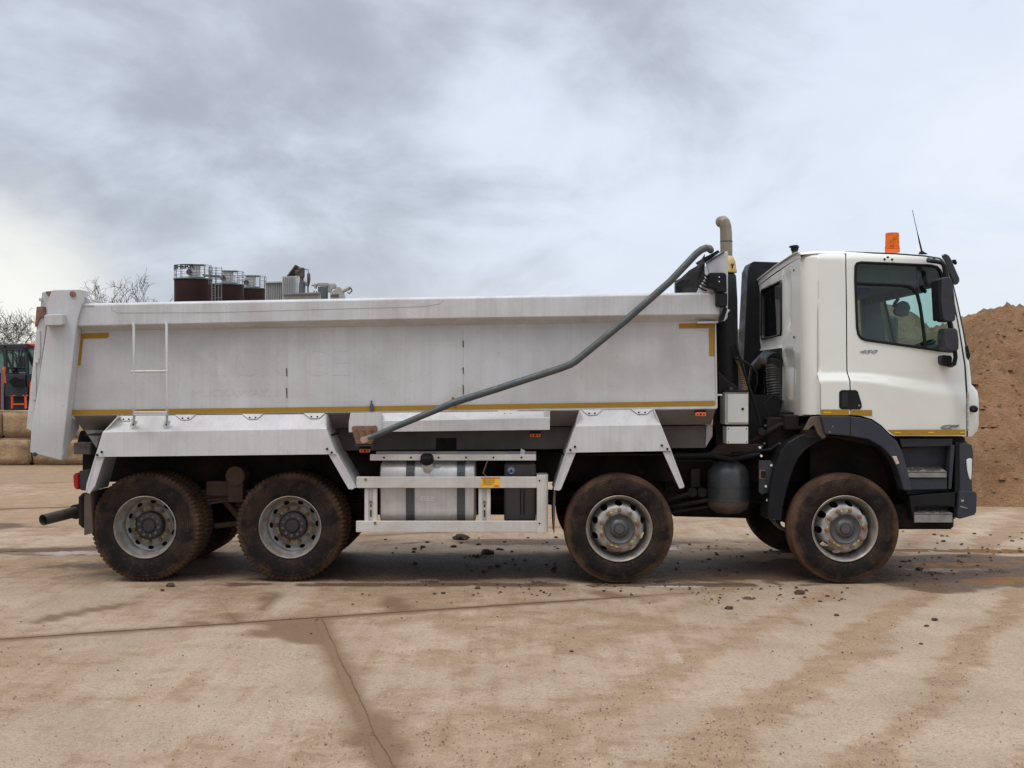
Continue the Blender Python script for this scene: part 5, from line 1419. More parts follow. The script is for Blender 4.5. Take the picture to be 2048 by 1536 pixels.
mb = MB(); mb.tube([r_[4] for r_ in rg[2:]], 0.014, 6); mb.tube([r_[n_ - 5] for r_ in rg[2:]], 0.014, 6); mb.tube(rg[-1][3:n_ - 3], 0.02, 6)
ws = [c_ for c_ in bpy.data.objects if c_.name.startswith('windscreen') and 'pillar' not in c_.name][-1]
P('windscreen_rubber', mb, blackp_m, 0, ws)
P('wiper_cowl', MB().plate([(1931, 694), (1936, 690), (1941, 712), (1940, 716), (1934, 714)], 0.10, 2.2), blackp_m, 0.004, ws)
mb = MB(); mb.loft([front_ring(*r_) for r_ in low_]); fp = P('front_panel', mb, cab_m)
P('corner_vent', MB().plate([(1936, 785), (1938.5, 785), (1938.5, 862), (1936.5, 862)], -0.04, 0.03), boxg_m, 0, fp)
for k in range(5): P('vent_slat', MB().boxp(1935.5, 787 + k * 17, 1938.5, 788.5 + k * 17, -0.044, 0.02), cab_m, 0, fp)
P('corner_sensor', MB().lathe([(0, -0.03), (0.02, -0.03), (0.034, -0.018), (0.036, 0.03)], W(1948, 818, 0.05), 'Y', 18), blackp_m, 0, fp)
P('sensor_lens', MB().lathe([(0, 0), (0.014, 0.0), (0.015, 0.01)], W(1948, 818, 0.013), 'Y', 12), dglass_m, 0, fp)
P('cab_floor', MB().box(XR + 0.03, 4.42, 0.1, 2.4, 1.42, 1.5), steel_m)
P('under_cab', MB().plate([(1641, 832), (1800, 875), (1930, 875), (1930, 885), (1780, 900), (1641, 868)], 0.12, 2.2), steel_m)
# bumper and lamps
mb = MB(); mb.plate([(1919, 889), (1930, 885), (1944, 889), (1947, 905), (1947, 925), (1944, 960), (1946, 984), (1920, 984)], -0.02, 0.3)
mb.box(W(1925, 0, 0).x, W(1950, 0, 0).x, 0.2, 2.3, W(0, 984, .1).z, W(0, 884, .1).z)
mb.prism([q_ + Vector((0, 2.24, 0)) for q_ in ctr([(1919, 889), (1930, 885), (1944, 889), (1947, 905), (1947, 925), (1944, 960), (1946, 984), (1920, 984)], -0.02)], (0, 0.3, 0))
bp = P('bumper', mb, greyp_m, 0.012, seg=2)
mb = MB(); mb.plate([(1919, 984), (1922, 981.5), (1950, 983), (1954, 988), (1953, 1024), (1949, 1030), (1920, 1038), (1915, 1034)], -0.035, 2.57); P('bumper_corner', mb, greyp_m, 0.012, bp, seg=2)
P('bumper_scuff', MB().plate([(1922, 1000), (1927, 999), (1928, 1003), (1923, 1004)], -0.039, 0.003), worn('scuff_pink', (0.42, 0.30, 0.26), None, 0.5, 30, 0.7), 0, bp)
P('bumper_scuff', MB().plate([(1921, 1012), (1935, 1016), (1935, 1017), (1921, 1014)], -0.039, 0.003), MATS['scuff_pink'], 0, bp)
P('headlamp', MB().plate([(1933, 920), (1939, 916.5), (1944.5, 918), (1944, 940), (1942.5, 961), (1939, 957), (1935, 942)], -0.028, 0.1), lamp_m, 0.004, bp)
# entry steps
gp3_ = P('step_well', MB().plate([(1797, 875), (1930, 874), (1930, 886), (1918, 890), (1912, 1010), (1906, 1040), (1828, 1043), (1812, 985), (1805, 940)], 0.16, 0.25), greyp_m, 0.006)
P('step_side', MB().plate([(1902, 890), (1910, 890), (1903, 978), (1897, 978)], -0.01, 0.18), greyp_m, 0.004, gp3_)
P('step_side', MB().plate([(1911, 885), (1920, 885), (1919, 985), (1916, 1035), (1908, 1035), (1910, 985)], 0.0, 0.2), blackp_m, 0.004, gp3_)
P('step_panel', MB().plate([(1806, 957), (1894, 956), (1894, 978), (1812, 980)], 0.0, 0.18), greyp_m, 0.004, gp3_)
P('step_panel', MB().plate([(1799, 877), (1905, 877), (1905, 892), (1803, 894)], 0.03, 0.14), greyp_m, 0.004, gp3_)
P('lower_step_panel', MB().plate([(1818, 992), (1915, 984), (1912, 1018), (1906, 1014), (1870, 1011), (1830, 1014), (1826, 1040)], 0.0, 0.14), blackp_m, 0.004, gp3_)
for (x0_, x1_, yt, yb) in ((1816, 1893, 932, 955), (1829, 1905, 1016, 1045)):
    dz = 11
    st_ = P('step', MB().plate([(x0_, yt + dz), (x1_, yt + dz), (x1_, yb), (x0_, yb)], -0.02, 0.02), step_m, 0.002)
    mb = MB(); a1, a2 = W(x0_, yt + dz, -0.02), W(x1_, yt + dz, -0.02)
    b1, b2 = W(x0_ - 4, yt, 0.20), W(x1_ - 2, yt, 0.20)
    mb.prism([a1, a2, Vector((a2.x, 0.20, b2.z)), Vector((a1.x, 0.20, b1.z))], (0, 0, -0.01)); P('tread', mb, step_m, 0, st_)
    mb = MB()
    for k in range(70):
        f, g = random.random(), random.random()
        c = a1.lerp(a2, 0.05 + f * .9); c.y += 0.02 + g * 0.15; c.z += (b1.z - a1.z) * (0.02 + g * .15) / 0.22 + 0.004
        r_ = random.uniform(0.004, 0.012)
        mb.box(c.x - r_ * 1.6, c.x + r_ * 1.6, c.y - r_, c.y + r_, c.z - r_ * .5, c.z + r_ * .5)
    o_ = mb.build('mud_crumbs', flap_m, st_); o_['kind'] = 'stuff'
# wheel arch of the cab
outer = [(1641, 832), (1700, 832.5), (1738, 840), (1762, 852), (1780, 867), (1795, 883), (1805, 905), (1814, 935), (1821, 965), (1824, 981)]
inner = [(1650, 869), (1699, 872), (1738, 879), (1764, 894), (1778, 908), (1786, 920), (1795, 938), (1802, 960), (1807, 981)]
arch_out = [(1641, 832), (1700, 832.5), (1722, 835), (1744, 841), (1762, 853), (1780, 871), (1795, 883), (1805, 905), (1814, 935), (1821, 965), (1824, 981),
            (1808, 981), (1802, 960), (1795, 938), (1786, 920), (1778, 908), (1764, 894), (1738, 879), (1699, 872), (1651, 868.5)]
mb = MB(); mb.plate(arch_out, -0.075, 0.20)
arch = P('wheel_arch', mb, greyp_m, 0.014, seg=3)
P('arch_seam', MB().tube([W(1700.5, 833, -0.078), W(1701, 871, -0.078)], 0.003, 4), blackp_m, 0, arch)
P('side_reflector', MB().plate([(1785, 913), (1793, 912.5), (1799, 927), (1793, 929)], -0.10, 0.03), worn('reflector', (0.5, 0.45, 0.40), (0.35, 0.08, 0.05), 0.8, 30, 0.35), 0.002, arch)
for x, y in ((1665.5, 853), (1659, 864)): P('arch_screw', MB().lathe([(0, 0), (0.008, 0), (0.009, 0.004)], W(x, y, -0.079), 'Y', 6), chrome_m, 0, arch)
def band(outer_, inner_, Y0, Y1):
    m_ = MB(); o_ = [W(a, b, Y0) for a, b in outer_]; i_ = [W(a, b, Y0) for a, b in inner_]
    d_ = Vector((0, Y1 - Y0, 0))
    for k in range(len(o_) - 1):
        m_.add([o_[k], o_[k + 1], i_[k + 1], i_[k], o_[k] + d_, o_[k + 1] + d_, i_[k + 1] + d_, i_[k] + d_], [(0, 1, 2, 3), (4, 7, 6, 5), (0, 4, 5, 1), (3, 2, 6, 7)])
    return m_
ob = [(1652, 862), (1625, 864), (1598, 872), (1575, 886), (1560, 905), (1551, 930), (1543, 965), (1538, 1000), (1535, 1038)]
ib = [(1656, 876), (1632, 886), (1612, 899), (1598, 915), (1588, 934), (1579, 960), (1571, 990), (1566, 1015), (1563, 1041)]
P('inner_mudguard', band(ob, ib, 0.12, 0.50), blackp_m, 0.006)
oi = [(1656, 872), (1700, 872), (1738, 880), (1764, 895), (1786, 921), (1802, 960), (1812, 1000)]
mb = MB(); o_ = [W(a, b, 0.1) for a, b in oi]
for p, q in zip(o_, o_[1:]): mb.prism([p, q, q + Vector((0, 0.5, 0)), p + Vector((0, 0.5, 0))], (0, 0, 0.012))
P('arch_liner', mb, steel_m, 0, arch)
P('guard_stay', MB().plate([(1640, 832), (1650, 860), (1652, 874), (1645, 878), (1636, 868), (1628, 850), (1615, 860), (1608, 860), (1622, 834)], -0.02, 0.05), worn('stay_brown', (0.10, 0.07, 0.05), (0.05, 0.04, 0.03), 0.6, 10, 0.7), 0.003, arch)
P('firewall', MB().box(W(1600, 0, 1).x, 4.45, 0.55, 0.60, 0.75, 1.6).box(W(1600, 0, 1).x, 4.45, 1.9, 1.95, 0.6, 1.6).box(4.33, 4.42, 0.3, 2.2, 0.60, 1.6), steel_m)
P('front_underrun', MB().box(3.7, 4.4, 0.25, 2.25, 0.50, 0.75), steel_m, 0.03)
# far side steps and arch
mb = MB()
mb.plate([(p[0], p[1]) for p in arch_out], 0, 0.001) if False else None
mb.prism([Vector((p.x, 2.38, p.z)) for p in ctr(arch_out, -0.075)], (0, 0.2, 0)); P('wheel_arch', mb, greyp_m)
# mirrors
ma = P('mirror_arm', MB().tube([W(1857, 519, 0.03), W(1862, 522, -0.08), W(1872, 523, -0.16), W(1884, 526, -0.2), W(1888, 532, -0.2), W(1892, 560, -0.2)], 0.022, 8), blackp_m)
P('arm_link', MB().tube([W(1897, 635, -0.2), W(1903, 660, -0.2)], 0.026, 8), blackp_m, 0, ma)
P('lower_arm', MB().tube([W(1909, 695, -0.2), W(1911, 715, -0.2), W(1908, 728, -0.19), W(1902, 731, -0.12), W(1898, 730, 0.03)], 0.022, 8), blackp_m, 0, ma)
P('arm_foot', MB().plate([(1856, 517), (1871, 516), (1872, 522), (1862, 525), (1856, 523)], -0.03, 0.06), blackp_m, 0.006, ma)
P('arm_foot', MB().plate([(1884, 712), (1887, 710), (1903, 711), (1905, 716), (1904, 729), (1900, 733), (1887, 730), (1884.5, 727)], -0.12, 0.13), blackp_m, 0.01, ma)
def mirror(name, pp, Y, t, glassx):
    mb = MB(); mb.plate(pp, Y, t); o_ = P(name, mb, mirror_m, 0.018, seg=3)
    return o_
m1 = mirror('main_mirror', [(1884, 557), (1888, 554), (1898, 553.5), (1904, 558), (1909, 590), (1911.5, 625), (1911, 640), (1906, 643.5), (1890, 642), (1886, 636), (1882, 600)], -0.30, 0.22, 0)
P('mirror_face', MB().plate([(1875, 561), (1877, 559), (1884, 558), (1887, 638), (1882, 641), (1879, 638), (1877, 600)], -0.29, 0.19), blackp_m, 0.004, m1)
m2 = mirror('wide_mirror', [(1889, 661), (1893, 656.5), (1911, 656), (1915.5, 661), (1918, 680), (1918, 697), (1914, 702), (1900, 702), (1892, 698), (1888.5, 680)], -0.29, 0.20, 0)
P('kerb_mirror', MB().box(4.35, 4.55, 2.5, 2.7, 2.3, 2.75), mirror_m, 0.03)
# far side mirror seen through the glass
P('pillar_trim', MB().plate([(1722, 588), (1757, 588), (1775, 700), (1728, 700)], 2.15, 0.08), trim_m)
P('sun_visor_arm', MB().tube([W(1797, 597, 1.2), W(1790, 606, 1.2), W(1787, 614, 1.2)], 0.018, 6), blackp_m)
P('centre_mirror', MB().plate([(1787, 623), (1796, 606), (1806, 601), (1816, 604), (1822, 614), (1818, 630), (1806, 634), (1792, 630)], 1.2, 0.05), trim_m, 0.01)
if False: P('far_mirror', MB().plate([(1757, 600), (1762, 592), (1768, 588), (1775, 600), (1772, 612), (1764, 615), (1756, 610)], 0.9, 0.0) if False else MB().lathe([(0.0, -0.03), (0.10, -0.02), (0.13, 0.02), (0.10, 0.06), (0.0, 0.07)], W(1806, 618, 1.5), 'X', 16), mirror_m)
# visor
mb = MB(); mb.plate([(1884, 511), (1888, 507.5), (1893, 508), (1898, 511), (1903, 519), (1914, 545), (1919, 556), (1919.5, 562), (1916, 568), (1910, 570), (1906, 562), (1900, 545), (1894, 528)], 0.02, 0.03)
mb.plate([(1898, 511), (1903, 519), (1914, 545), (1919, 556), (1919.5, 562), (1917, 562), (1911, 547), (1900, 521), (1895, 513)], 0.05, 2.35)
vz = P('sun_visor', mb, worn('visor_smoke', (0.012, 0.014, 0.016), None, 0.3, 5, 0.15), 0.006)
P('visor_bracket', MB().plate([(1907, 519), (1912, 519), (1914, 524), (1914, 529), (1909, 525)], 0.15, 0.06), blackp_m, 0.003, vz)
# beacon, aerial, work lamp
bc = W(1784.5, 503, 0.95); sB = 12.95 / 12
bz = bc.z - 0.012
bcn = P('beacon', MB().lathe([(0.075, 0.0), (0.078, 0.02), (0.073, 0.03), (0.070, 0.035)], (bc.x, 0.95, bz), 'Z', 28), orange_m)
P('beacon_lens', MB().lathe([(0.076, 0.03), (0.076, 0.06), (0.072, 0.064), (0.070, 0.19), (0.066, 0.205), (0.0, 0.21)], (bc.x, 0.95, bz), 'Z', 28), amber_m, 0, bcn)
P('beacon_reflector', MB().tube([(bc.x - .01, 0.95, bz + 0.03), (bc.x, 0.95, bz + 0.09)], 0.02, 8).plate([(1779, 487), (1791, 481), (1793, 471), (1785, 478)], 0.94, 0.02), blackp_m, 0, bcn)
ae = P('aerial', MB().tube([W(1844, 505, 0.7), W(1838.5, 482, 0.7), W(1834, 462, 0.7), W(1824.5, 420, 0.7)], [0.010, 0.008, 0.0035, 0.0028], 6), blackp_m)
P('aerial_base', MB().plate([(1840, 506), (1842, 502), (1846, 502), (1856, 508), (1840, 508)], 0.68, 0.05), blackp_m, 0.003, ae)
wl = P('work_lamp', MB().tube([W(1590, 520, 1.0), W(1590, 504, 1.0)], 0.034, 10), worn('lamp_post', (0.10, 0.095, 0.07), None, 0.3, 10, 0.6))
P('work_lamp_head', MB().tube([W(1589, 504, 1.0), W(1589, 499, 1.0), W(1590, 493, 1.0), W(1590, 490, 1.0)], [0.03, 0.042, 0.045, 0.02], 10).plate([(1581, 491), (1597, 490), (1597, 493), (1583, 494)], 0.95, 0.1), blackp_m, 0.003, wl)
# interior
st = P('driver_seat', MB().prism([W(a, b, 0.35) for a, b in ((1712, 700), (1765, 705), (1768, 725), (1712, 725))], (0, 0.5, 0)), seat_m, 0.03)
P('seat_back', MB().prism([W(a, b, 0.38) for a, b in ((1705, 705), (1722, 708), (1715, 640), (1712, 600), (1700, 598))], (0, 0.45, 0)), seat_m, 0.02, st)
s2 = P('passenger_seat', MB().prism([W(a, b, 1.6) for a, b in ((1650, 690), (1700, 694), (1703, 712), (1650, 712))], (0, 0.5, 0)), seat_m, 0.03)
P('seat_back', MB().prism([W(a, b, 1.62) for a, b in ((1642, 695), (1666, 697), (1657, 640), (1650, 605), (1640, 603))], (0, 0.46, 0)), seat_m, 0.02, s2)
P('cab_side_trim', MB().box(2.95, 3.36, 2.22, 2.36, 1.6, 3.1), trim_m, 0.01)
P('overhead_shelf', MB().box(3.0, 4.28, 0.35, 2.3, 2.92, 3.14).box(3.0, 3.3, 0.2, 2.3, 2.8, 3.14), trim_m, 0.02)
P('blue_curtain', MB().plate([(1716, 574), (1740, 575), (1738, 584), (1727, 592), (1718, 590)], 0.5, 0.02), worn('curtain_blue', (0.03, 0.03, 0.20), None, 0.3, 10, 0.8))
P('sun_blind', MB().box(4.05, 4.12, 0.3, 2.2, 2.86, 3.1), trim_m)
P('dashboard', MB().prism([W(a, b, 0.2) for a, b in ((1835, 712), (1850, 694), (1905, 683), (1925, 720), (1925, 760), (1835, 760))], (0, 2.05, 0)), worn('dash', (0.055, 0.058, 0.06), None, 0.3, 6, 0.6), 0.02)
swc = W(1824, 698, 0.62)
def ringpts(c, r, ax, n=28):
    ax = Vector(ax).normalized(); a = ax.orthogonal().normalized(); b = ax.cross(a)
    return [c + (a * math.cos(2 * math.pi * k / n) + b * math.sin(2 * math.pi * k / n)) * r for k in range(n + 1)]
sw = P('steering_wheel', MB().tube(ringpts(swc, 0.235, (-0.35, 0, 0.9)), 0.016, 8), blackp_m)
P('steering_column', MB().tube([swc, swc + Vector((0.25, 0, -0.5))], 0.05, 8).tube([swc + Vector((-.2, 0, -.08)), swc + Vector((.2, 0, .08))], 0.018, 6), blackp_m, 0, sw)
P('grab_handle', MB().tube([W(1856, 532, 0.2), W(1843, 555, 0.2), W(1840, 568, 0.2), W(1845, 580, 0.2), W(1852, 584, 0.2)], 0.02, 8), blackp_m)
# ------------------------------------------------------------------ bare trees
bark_m = worn('bark', (0.060, 0.047, 0.040), (0.10, 0.085, 0.07), 0.5, 3, 0.9)
def bare_tree(label, base, height, seed, spread=0.62, first=0.22, lean=0.0, depth=6, r0=0.02, fork=3, twig=0.55):
    rnd = random.Random(seed)
    t = thing('bare_tree', label, 'tree', base); r0 = 0.024
    o = Vector(base)
    trunk, limbs, twigs = MB(), [MB() for _ in range(5)], MB()
    def grow(p, d, l, r, lv, k):
        n = 4 if lv < 3 else 3
        pts, rs = [p], [r]; q = p.copy(); dd = d.copy()
        for i in range(n):
            dd = (dd + Vector((rnd.uniform(-1, 1), rnd.uniform(-1, 1), rnd.uniform(-0.6, 0.8))) * (0.16 + 0.05 * lv)).normalized()
            q = q + dd * l / n; pts.append(q.copy()); rs.append(max(0.0085, r * (1 - 0.42 * (i + 1) / n)))
        m = trunk if lv == 0 else (twigs if lv >= 4 else limbs[k])
        m.tube(pts, rs, 7 if lv < 2 else (4 if lv < 4 else 3), caps=False)
        if lv >= depth: return
        nb = fork if lv < 2 else rnd.choice((2, 3, 3))
        for b in range(nb):
            a = rnd.uniform(0, 2 * math.pi) + b * 2.1
            sp = spread * rnd.uniform(0.6, 1.25)
            side = dd.orthogonal().normalized(); side.rotate(Matrix.Rotation(a, 3, dd))
            nd = (dd * math.cos(sp) + side * math.sin(sp) + Vector((lean * 0.1, 0, 0.10))).normalized()
            fr = 1.0 if b == 0 or lv == 0 else rnd.uniform(0.45, 1.0)
            idx = min(int(fr * n), n)
            grow(pts[idx].copy(), nd, l * rnd.uniform(0.62, 0.86), rs[idx] * (0.62 if b else 0.75), lv + 1, b % 5 if lv == 0 else k)
    grow(o.copy(), Vector((lean * 0.15, 0, 1)).normalized(), height * first, height * r0, 0, 0)
    trunk.build('trunk', bark_m, t, recalc=False)
    for m in limbs:
        if m.v: m.build('branch', bark_m, t, recalc=False, weld=False)
    if twigs.v:
        tw = twigs.build('twigs', bark_m, t, recalc=False, weld=False); tw['kind'] = 'stuff'
    return t
def gnd(px, Y): p = W(px, 768, Y); return (p.x, Y, 0)
bare_tree('tall bare oak tree behind the tipper body, left of the brown silos', gnd(284, 58), 8.9, 12, 0.66, 0.30, depth=7)
bare_tree('small bare tree with a low crown just right of the rear post', gnd(186, 66), 9.0, 5, 0.75, 0.30, depth=6)
bare_tree('bare tree standing directly behind the orange digger cab', gnd(42, 62), 9.0, 21, 0.72, 0.26, depth=7)
bare_tree('bare tree at the far left behind the digger', gnd(-40, 58), 8.5, 9, 0.8, 0.28, depth=6)
for (px, Y, h, sd_, lb) in ((1858, 55, 8.4, 31, 'leafless bushy tree seen through the middle of the door window'), (1895, 60, 8.2, 44, 'leafless tree seen through the front edge of the door window')):
    bare_tree(lb, gnd(px, Y), h, sd_, 0.7, 0.22, depth=6)
# ------------------------------------------------------------------ silos and batching plant far behind
silo_m = worn('silo_brown', (0.026, 0.011, 0.010), (0.036, 0.018, 0.015), 0.5, 0.4, 0.6, spec=0.15)
steelg_m = worn('plant_grey', (0.12, 0.13, 0.135), (0.08, 0.08, 0.08), 0.5, 0.8, 0.6)
pale_m = worn('plant_white', (0.42, 0.42, 0.41), (0.45, 0.43, 0.4), 0.4, 0.5, 0.5, streak=0.2)
clad_m = worn('cladding', (0.42, 0.43, 0.40), (0.30, 0.30, 0.27), 0.5, 0.6, 0.6, streak=0.5)
conc_m = worn('plant_tan', (0.40, 0.385, 0.35), (0.22, 0.20, 0.17), 0.6, 0.7, 0.7, streak=0.7)
dark_m = worn('plant_dark', (0.045, 0.035, 0.034), (0.10, 0.05, 0.035), 0.6, 1.2, 0.6)
dgrey_m = worn('plant_dark_grey', (0.085, 0.09, 0.10), (0.06, 0.055, 0.05), 0.5, 0.8, 0.6)
def silo(cx, Y, wpx, top, lab, sign, frame_side):
    c = W(cx, top, Y); s_ = (D0 + Y) / D0; r = wpx / 2 / S * s_; zt_ = c.z
    t = thing('silo', lab, 'silo', (c.x, Y, 0), 'dark brown silos behind the truck')
    m = lambda n_, mb, mt: mb.build(n_, mt, t)
    m('silo_tank', MB().lathe([(0.0, 3.0), (0.4, 3.0), (r, 5.2), (r, zt_ - 0.06), (r * 1.02, zt_ - 0.05), (r * 1.02, zt_), (0.0, zt_ + 0.1)], (c.x, Y, 0), 'Z', 48), silo_m)
    m('silo_rim', MB().lathe([(r * 1.0, zt_ + 0.001), (r * 1.04, zt_ + 0.001), (r * 1.04, zt_ + 0.09), (r * 1.0, zt_ + 0.09)], (c.x, Y, 0), 'Z', 48), steelg_m)
    for k in range(4):
        a = math.pi / 4 + k * math.pi / 2
        m('leg', MB().box(c.x + r * .92 * math.cos(a) - .1, c.x + r * .92 * math.cos(a) + .1, Y + r * .92 * math.sin(a) - .1, Y + r * .92 * math.sin(a) + .1, 0, 5.3), steelg_m)
    # railing
    for k, h in enumerate((0.38, 0.76, 1.15)):
        pts = [(c.x + r * 0.99 * math.cos(2 * math.pi * j / 40), Y + r * .99 * math.sin(2 * math.pi * j / 40), zt_ + h) for j in range(41)]
        m('handrail', MB().tube(pts, 0.022, 4, caps=False), steelg_m)
    for j in range(14):
        a = 2 * math.pi * (j + .5) / 14
        m('rail_post', MB().tube([(c.x + r * .99 * math.cos(a), Y + r * .99 * math.sin(a), zt_), (c.x + r * .99 * math.cos(a), Y + r * .99 * math.sin(a), zt_ + 1.15)], 0.024, 4), steelg_m)
    fx = c.x + 0.12 * r
    m('dust_filter', MB().box(fx - 0.42, fx + 0.30, Y - 0.2, Y + .5, zt_ + .1, zt_ + 1.15), pale_m)
    for z in (0.35, 0.6, 0.85): m('filter_seam', MB().box(fx - 0.30, fx + 0.31, Y - 0.215, Y - 0.2, zt_ + z, zt_ + z + 0.03), steelg_m)
    m('filter_cap', MB().box(fx - 0.5, fx + 0.75, Y - 0.3, Y + .5, zt_ + 1.16, zt_ + 1.26), steelg_m)
    m('filter_base', MB().lathe([(0.62, zt_ + 0.09), (0.62, zt_ + 0.22), (0, zt_ + 0.24)], (fx + .1, Y + 0.1, 0), 'Z', 16), dgrey_m)
    m('filter_door', MB().lathe([(0, -0.02), (0.22, -0.02), (0.24, 0.02)], (fx - 0.42, Y - 0.3, zt_ + .62), 'Y', 14), dark_m)
    return t, c, r, zt_
t1, c1, r1, z1_ = silo(386, 88, 73, 560, 'nearest and widest dark brown silo with black lettering on its railing', True, 1)
t2, c2, r2, z2_ = silo(453, 93.5, 69, 571, 'middle dark brown silo between the lettered one and the one beside the cladding', False, 1)
t3, c3, r3, z3_ = silo(499, 99, 66, 579, 'third dark brown silo, next to the pale clad building', False, 1)
ink2 = worn('sign_black', (0.012, 0.012, 0.014), None, 0.1, 5, 0.6)
def ringmap(a, b):
    an = R(-174) + R(104) * a
    return (c1.x + (r1 + .03) * math.cos(an), c1.y + (r1 + .03) * math.sin(an), z1_ + 0.80 + 0.36 * b)
lettering('silo_lettering', 'LIEBHERR', ink2, t1, ringmap, (0, 0.05, 0), 0.045)
def plantthing(name, label, cat, px, Y): return thing(name, label, cat, gnd(px, Y))
# access ladder tower between the silos
lt = plantthing('ladder_tower', 'grey access ladder tower standing between the first two silos', 'ladder', 434, 85)
def pm(t, n_, pp, Y, th, mt, bev=0): return MB().plate(pp, Y, th).build(n_, mt, t, bev)
for x in (424, 430.5, 437, 443): 
    p = W(x, 562, 85); MB().box(p.x - .035, p.x + .035, 84.95, 85.02, 0, W(0, 567 if x < 440 else 569, 85).z).build('upright', steelg_m, lt)
for k in range(16): pm(lt, 'rung', [(424, 574 + k * 5.6), (430.5, 574 + k * 5.6), (430.5, 575 + k * 5.6), (424, 575 + k * 5.6)], 84.97, 0.05, steelg_m)
for y in (568.5, 595): pm(lt, 'cross_bar', [(430, y), (443.5, y), (443.5, y + 1.2), (430, y + 1.2)], 84.9, 0.06, steelg_m)
for x in (417, 420, 424, 430, 433, 443):
    pm(lt, 'guard_bar', [(x, 534), (x + .9, 534), (x + .9, 568), (x, 568)], 85.4, 0.05, steelg_m)
for y in (535, 545, 556): pm(lt, 'guard_bar', [(417, y), (444, y + 1), (444, y + 2), (417, y + 1)], 85.35, 0.05, steelg_m)
pm(lt, 'platform', [(405, 548), (440, 551), (440, 554.5), (405, 551.5)], 85.6, 0.8, worn('platform_olive', (0.16, 0.17, 0.13), None, .4, 2, .7))
# clad building
cb = plantthing('clad_building', 'pale ribbed metal building right of the silos', 'building', 565, 80)
pm(cb, 'wall', [(530, 565), (563.5, 564), (563.5, 720), (530, 720)], 81.5, 5, clad_m)
pm(cb, 'wall', [(564.5, 553), (588, 552), (588, 720), (564.5, 720)], 80, 4.0, clad_m)
pm(cb, 'side_wall', [(588.4, 552), (596, 549.5), (597, 587), (588.4, 587)], 80.2, 3.6, worn('clad_side', (0.50, 0.52, 0.52), None, .4, .8, .5))
for x in [533 + 3.6 * k for k in range(9)]: pm(cb, 'cladding_rib', [(x, 566), (x + .7, 566), (x + .7, 720), (x, 720)], 81.44, 0.06, steelg_m)
for x in [567 + 3.6 * k for k in range(6)]: pm(cb, 'cladding_rib', [(x, 554), (x + .7, 554), (x + .7, 720), (x, 720)], 79.94, 0.06, steelg_m)
pm(cb, 'gutter', [(530, 563.5), (564, 562.5), (564, 565), (530, 566)], 81.3, 0.3, pale_m)
pm(cb, 'roof_slab', [(566, 590), (570, 587.5), (638, 584), (640, 592), (640, 720), (566, 720)], 78.5, 3.0, conc_m)
pm(cb, 'roof_lip', [(566, 588), (638, 585.5), (639, 588), (566, 591)], 78.3, 0.3, steelg_m)
# conveyor head and dust column
cv = plantthing('conveyor_head', 'dark sloping conveyor head above the clad building', 'conveyor', 583, 79)
pm(cv, 'conveyor_box', [(574, 552), (591, 529.5), (595.5, 531), (599, 537), (593, 546), (586, 552)], 80.5, 1.2, dark_m, 0.05)
pm(cv, 'conveyor_cover', [(573, 552), (590.5, 529), (592, 530.5), (576, 552)], 80.2, 1.3, dgrey_m)
pm(cv, 'drive_unit', [(589, 541), (599, 540), (602, 545), (597, 551), (590, 549)], 80.1, 0.6, dark_m, 0.05)
dc = plantthing('vent_column', 'dark vertical vent column with a hanging hose on the plant roof', 'vent', 604, 79)
q = lambda px, py, Y=79.5: W(px, py, Y)
MB().tube([q(604, 587), q(604, 566)], [0.24, 0.22], 14).build('column_base', dgrey_m, dc)
MB().tube([q(603.5, 566), q(603.8, 556), q(604, 554), q(605, 546), q(606, 541), q(604.5, 537), q(605, 535)], [0.15, 0.13, 0.2, 0.17, 0.14, 0.17, 0.08], 12).build('column_head', dark_m, dc)
MB().tube([q(600, 548), q(598, 544), q(602, 540)], 0.10, 8).build('elbow', dark_m, dc)
MB().tube([q(605, 537), q(611, 538.5), q(616.4, 539.5), q(616.6, 547)], 0.035, 6).build('vent_arm', dgrey_m, dc)
MB().tube([q(616.8, 546), q(617.5, 549), q(617.6, 560), q(616.6, 569), q(616, 574), q(616, 585)], [0.05, 0.12, 0.13, 0.09, 0.05, 0.05], 10).build('hanging_hose', dark_m, dc)
pm(dc, 'knee_bracket', [(601, 563), (606, 561), (616, 566), (615, 572), (610, 572), (609, 566)], 79.3, 0.2, steelg_m)
# mixer head
mx = plantthing('mixer_head', 'tan and grey mixer drive cluster at the right end of the plant roof', 'machine', 645, 78)
MB().tube([q(646, 598), q(646, 574)], [0.36, 0.38], 16).build('mixer_drum', dgrey_m, mx)
MB().tube([q(646, 572), q(646, 566.5)], [0.40, 0.42], 16).build('mixer_cap', conc_m, mx)
MB().tube([q(623, 570), q(628, 570), q(634, 569)], [0.08, 0.1, 0.06], 8).build('motor', conc_m, mx)
MB().tube([q(631, 577), q(632, 568)], [0.10, 0.14], 8).build('motor', conc_m, mx)
for (x, y, r_) in ((662, 573, .22), (667, 572, .2), (658, 580, .18), (655, 570, .16)):
    MB().lathe([(0, -.1), (r_, -.06), (r_, .3), (0, .32)], q(x, y), 'Y', 12).build('gear_housing', conc_m, mx)
pm(mx, 'hopper', [(660, 585), (671, 577), (674, 573), (680, 574), (684, 580), (688, 600), (660, 600)], 79.2, 1.2, conc_m, 0.03)
pm(mx, 'hopper_band', [(662, 589), (677, 588), (677, 592), (662, 593)], 79.1, 0.1, dgrey_m)
MB().tube([q(684, 583), q(699, 575.5)], [0.15, 0.16], 10).build('drive_arm', conc_m, mx)
MB().tube([q(699, 574), q(703, 578), q(704, 582), q(701, 584)], 0.06, 6).tube([q(695, 585), q(699, 587), q(701, 585)], 0.05, 6).build('arm_tip', dgrey_m, mx)
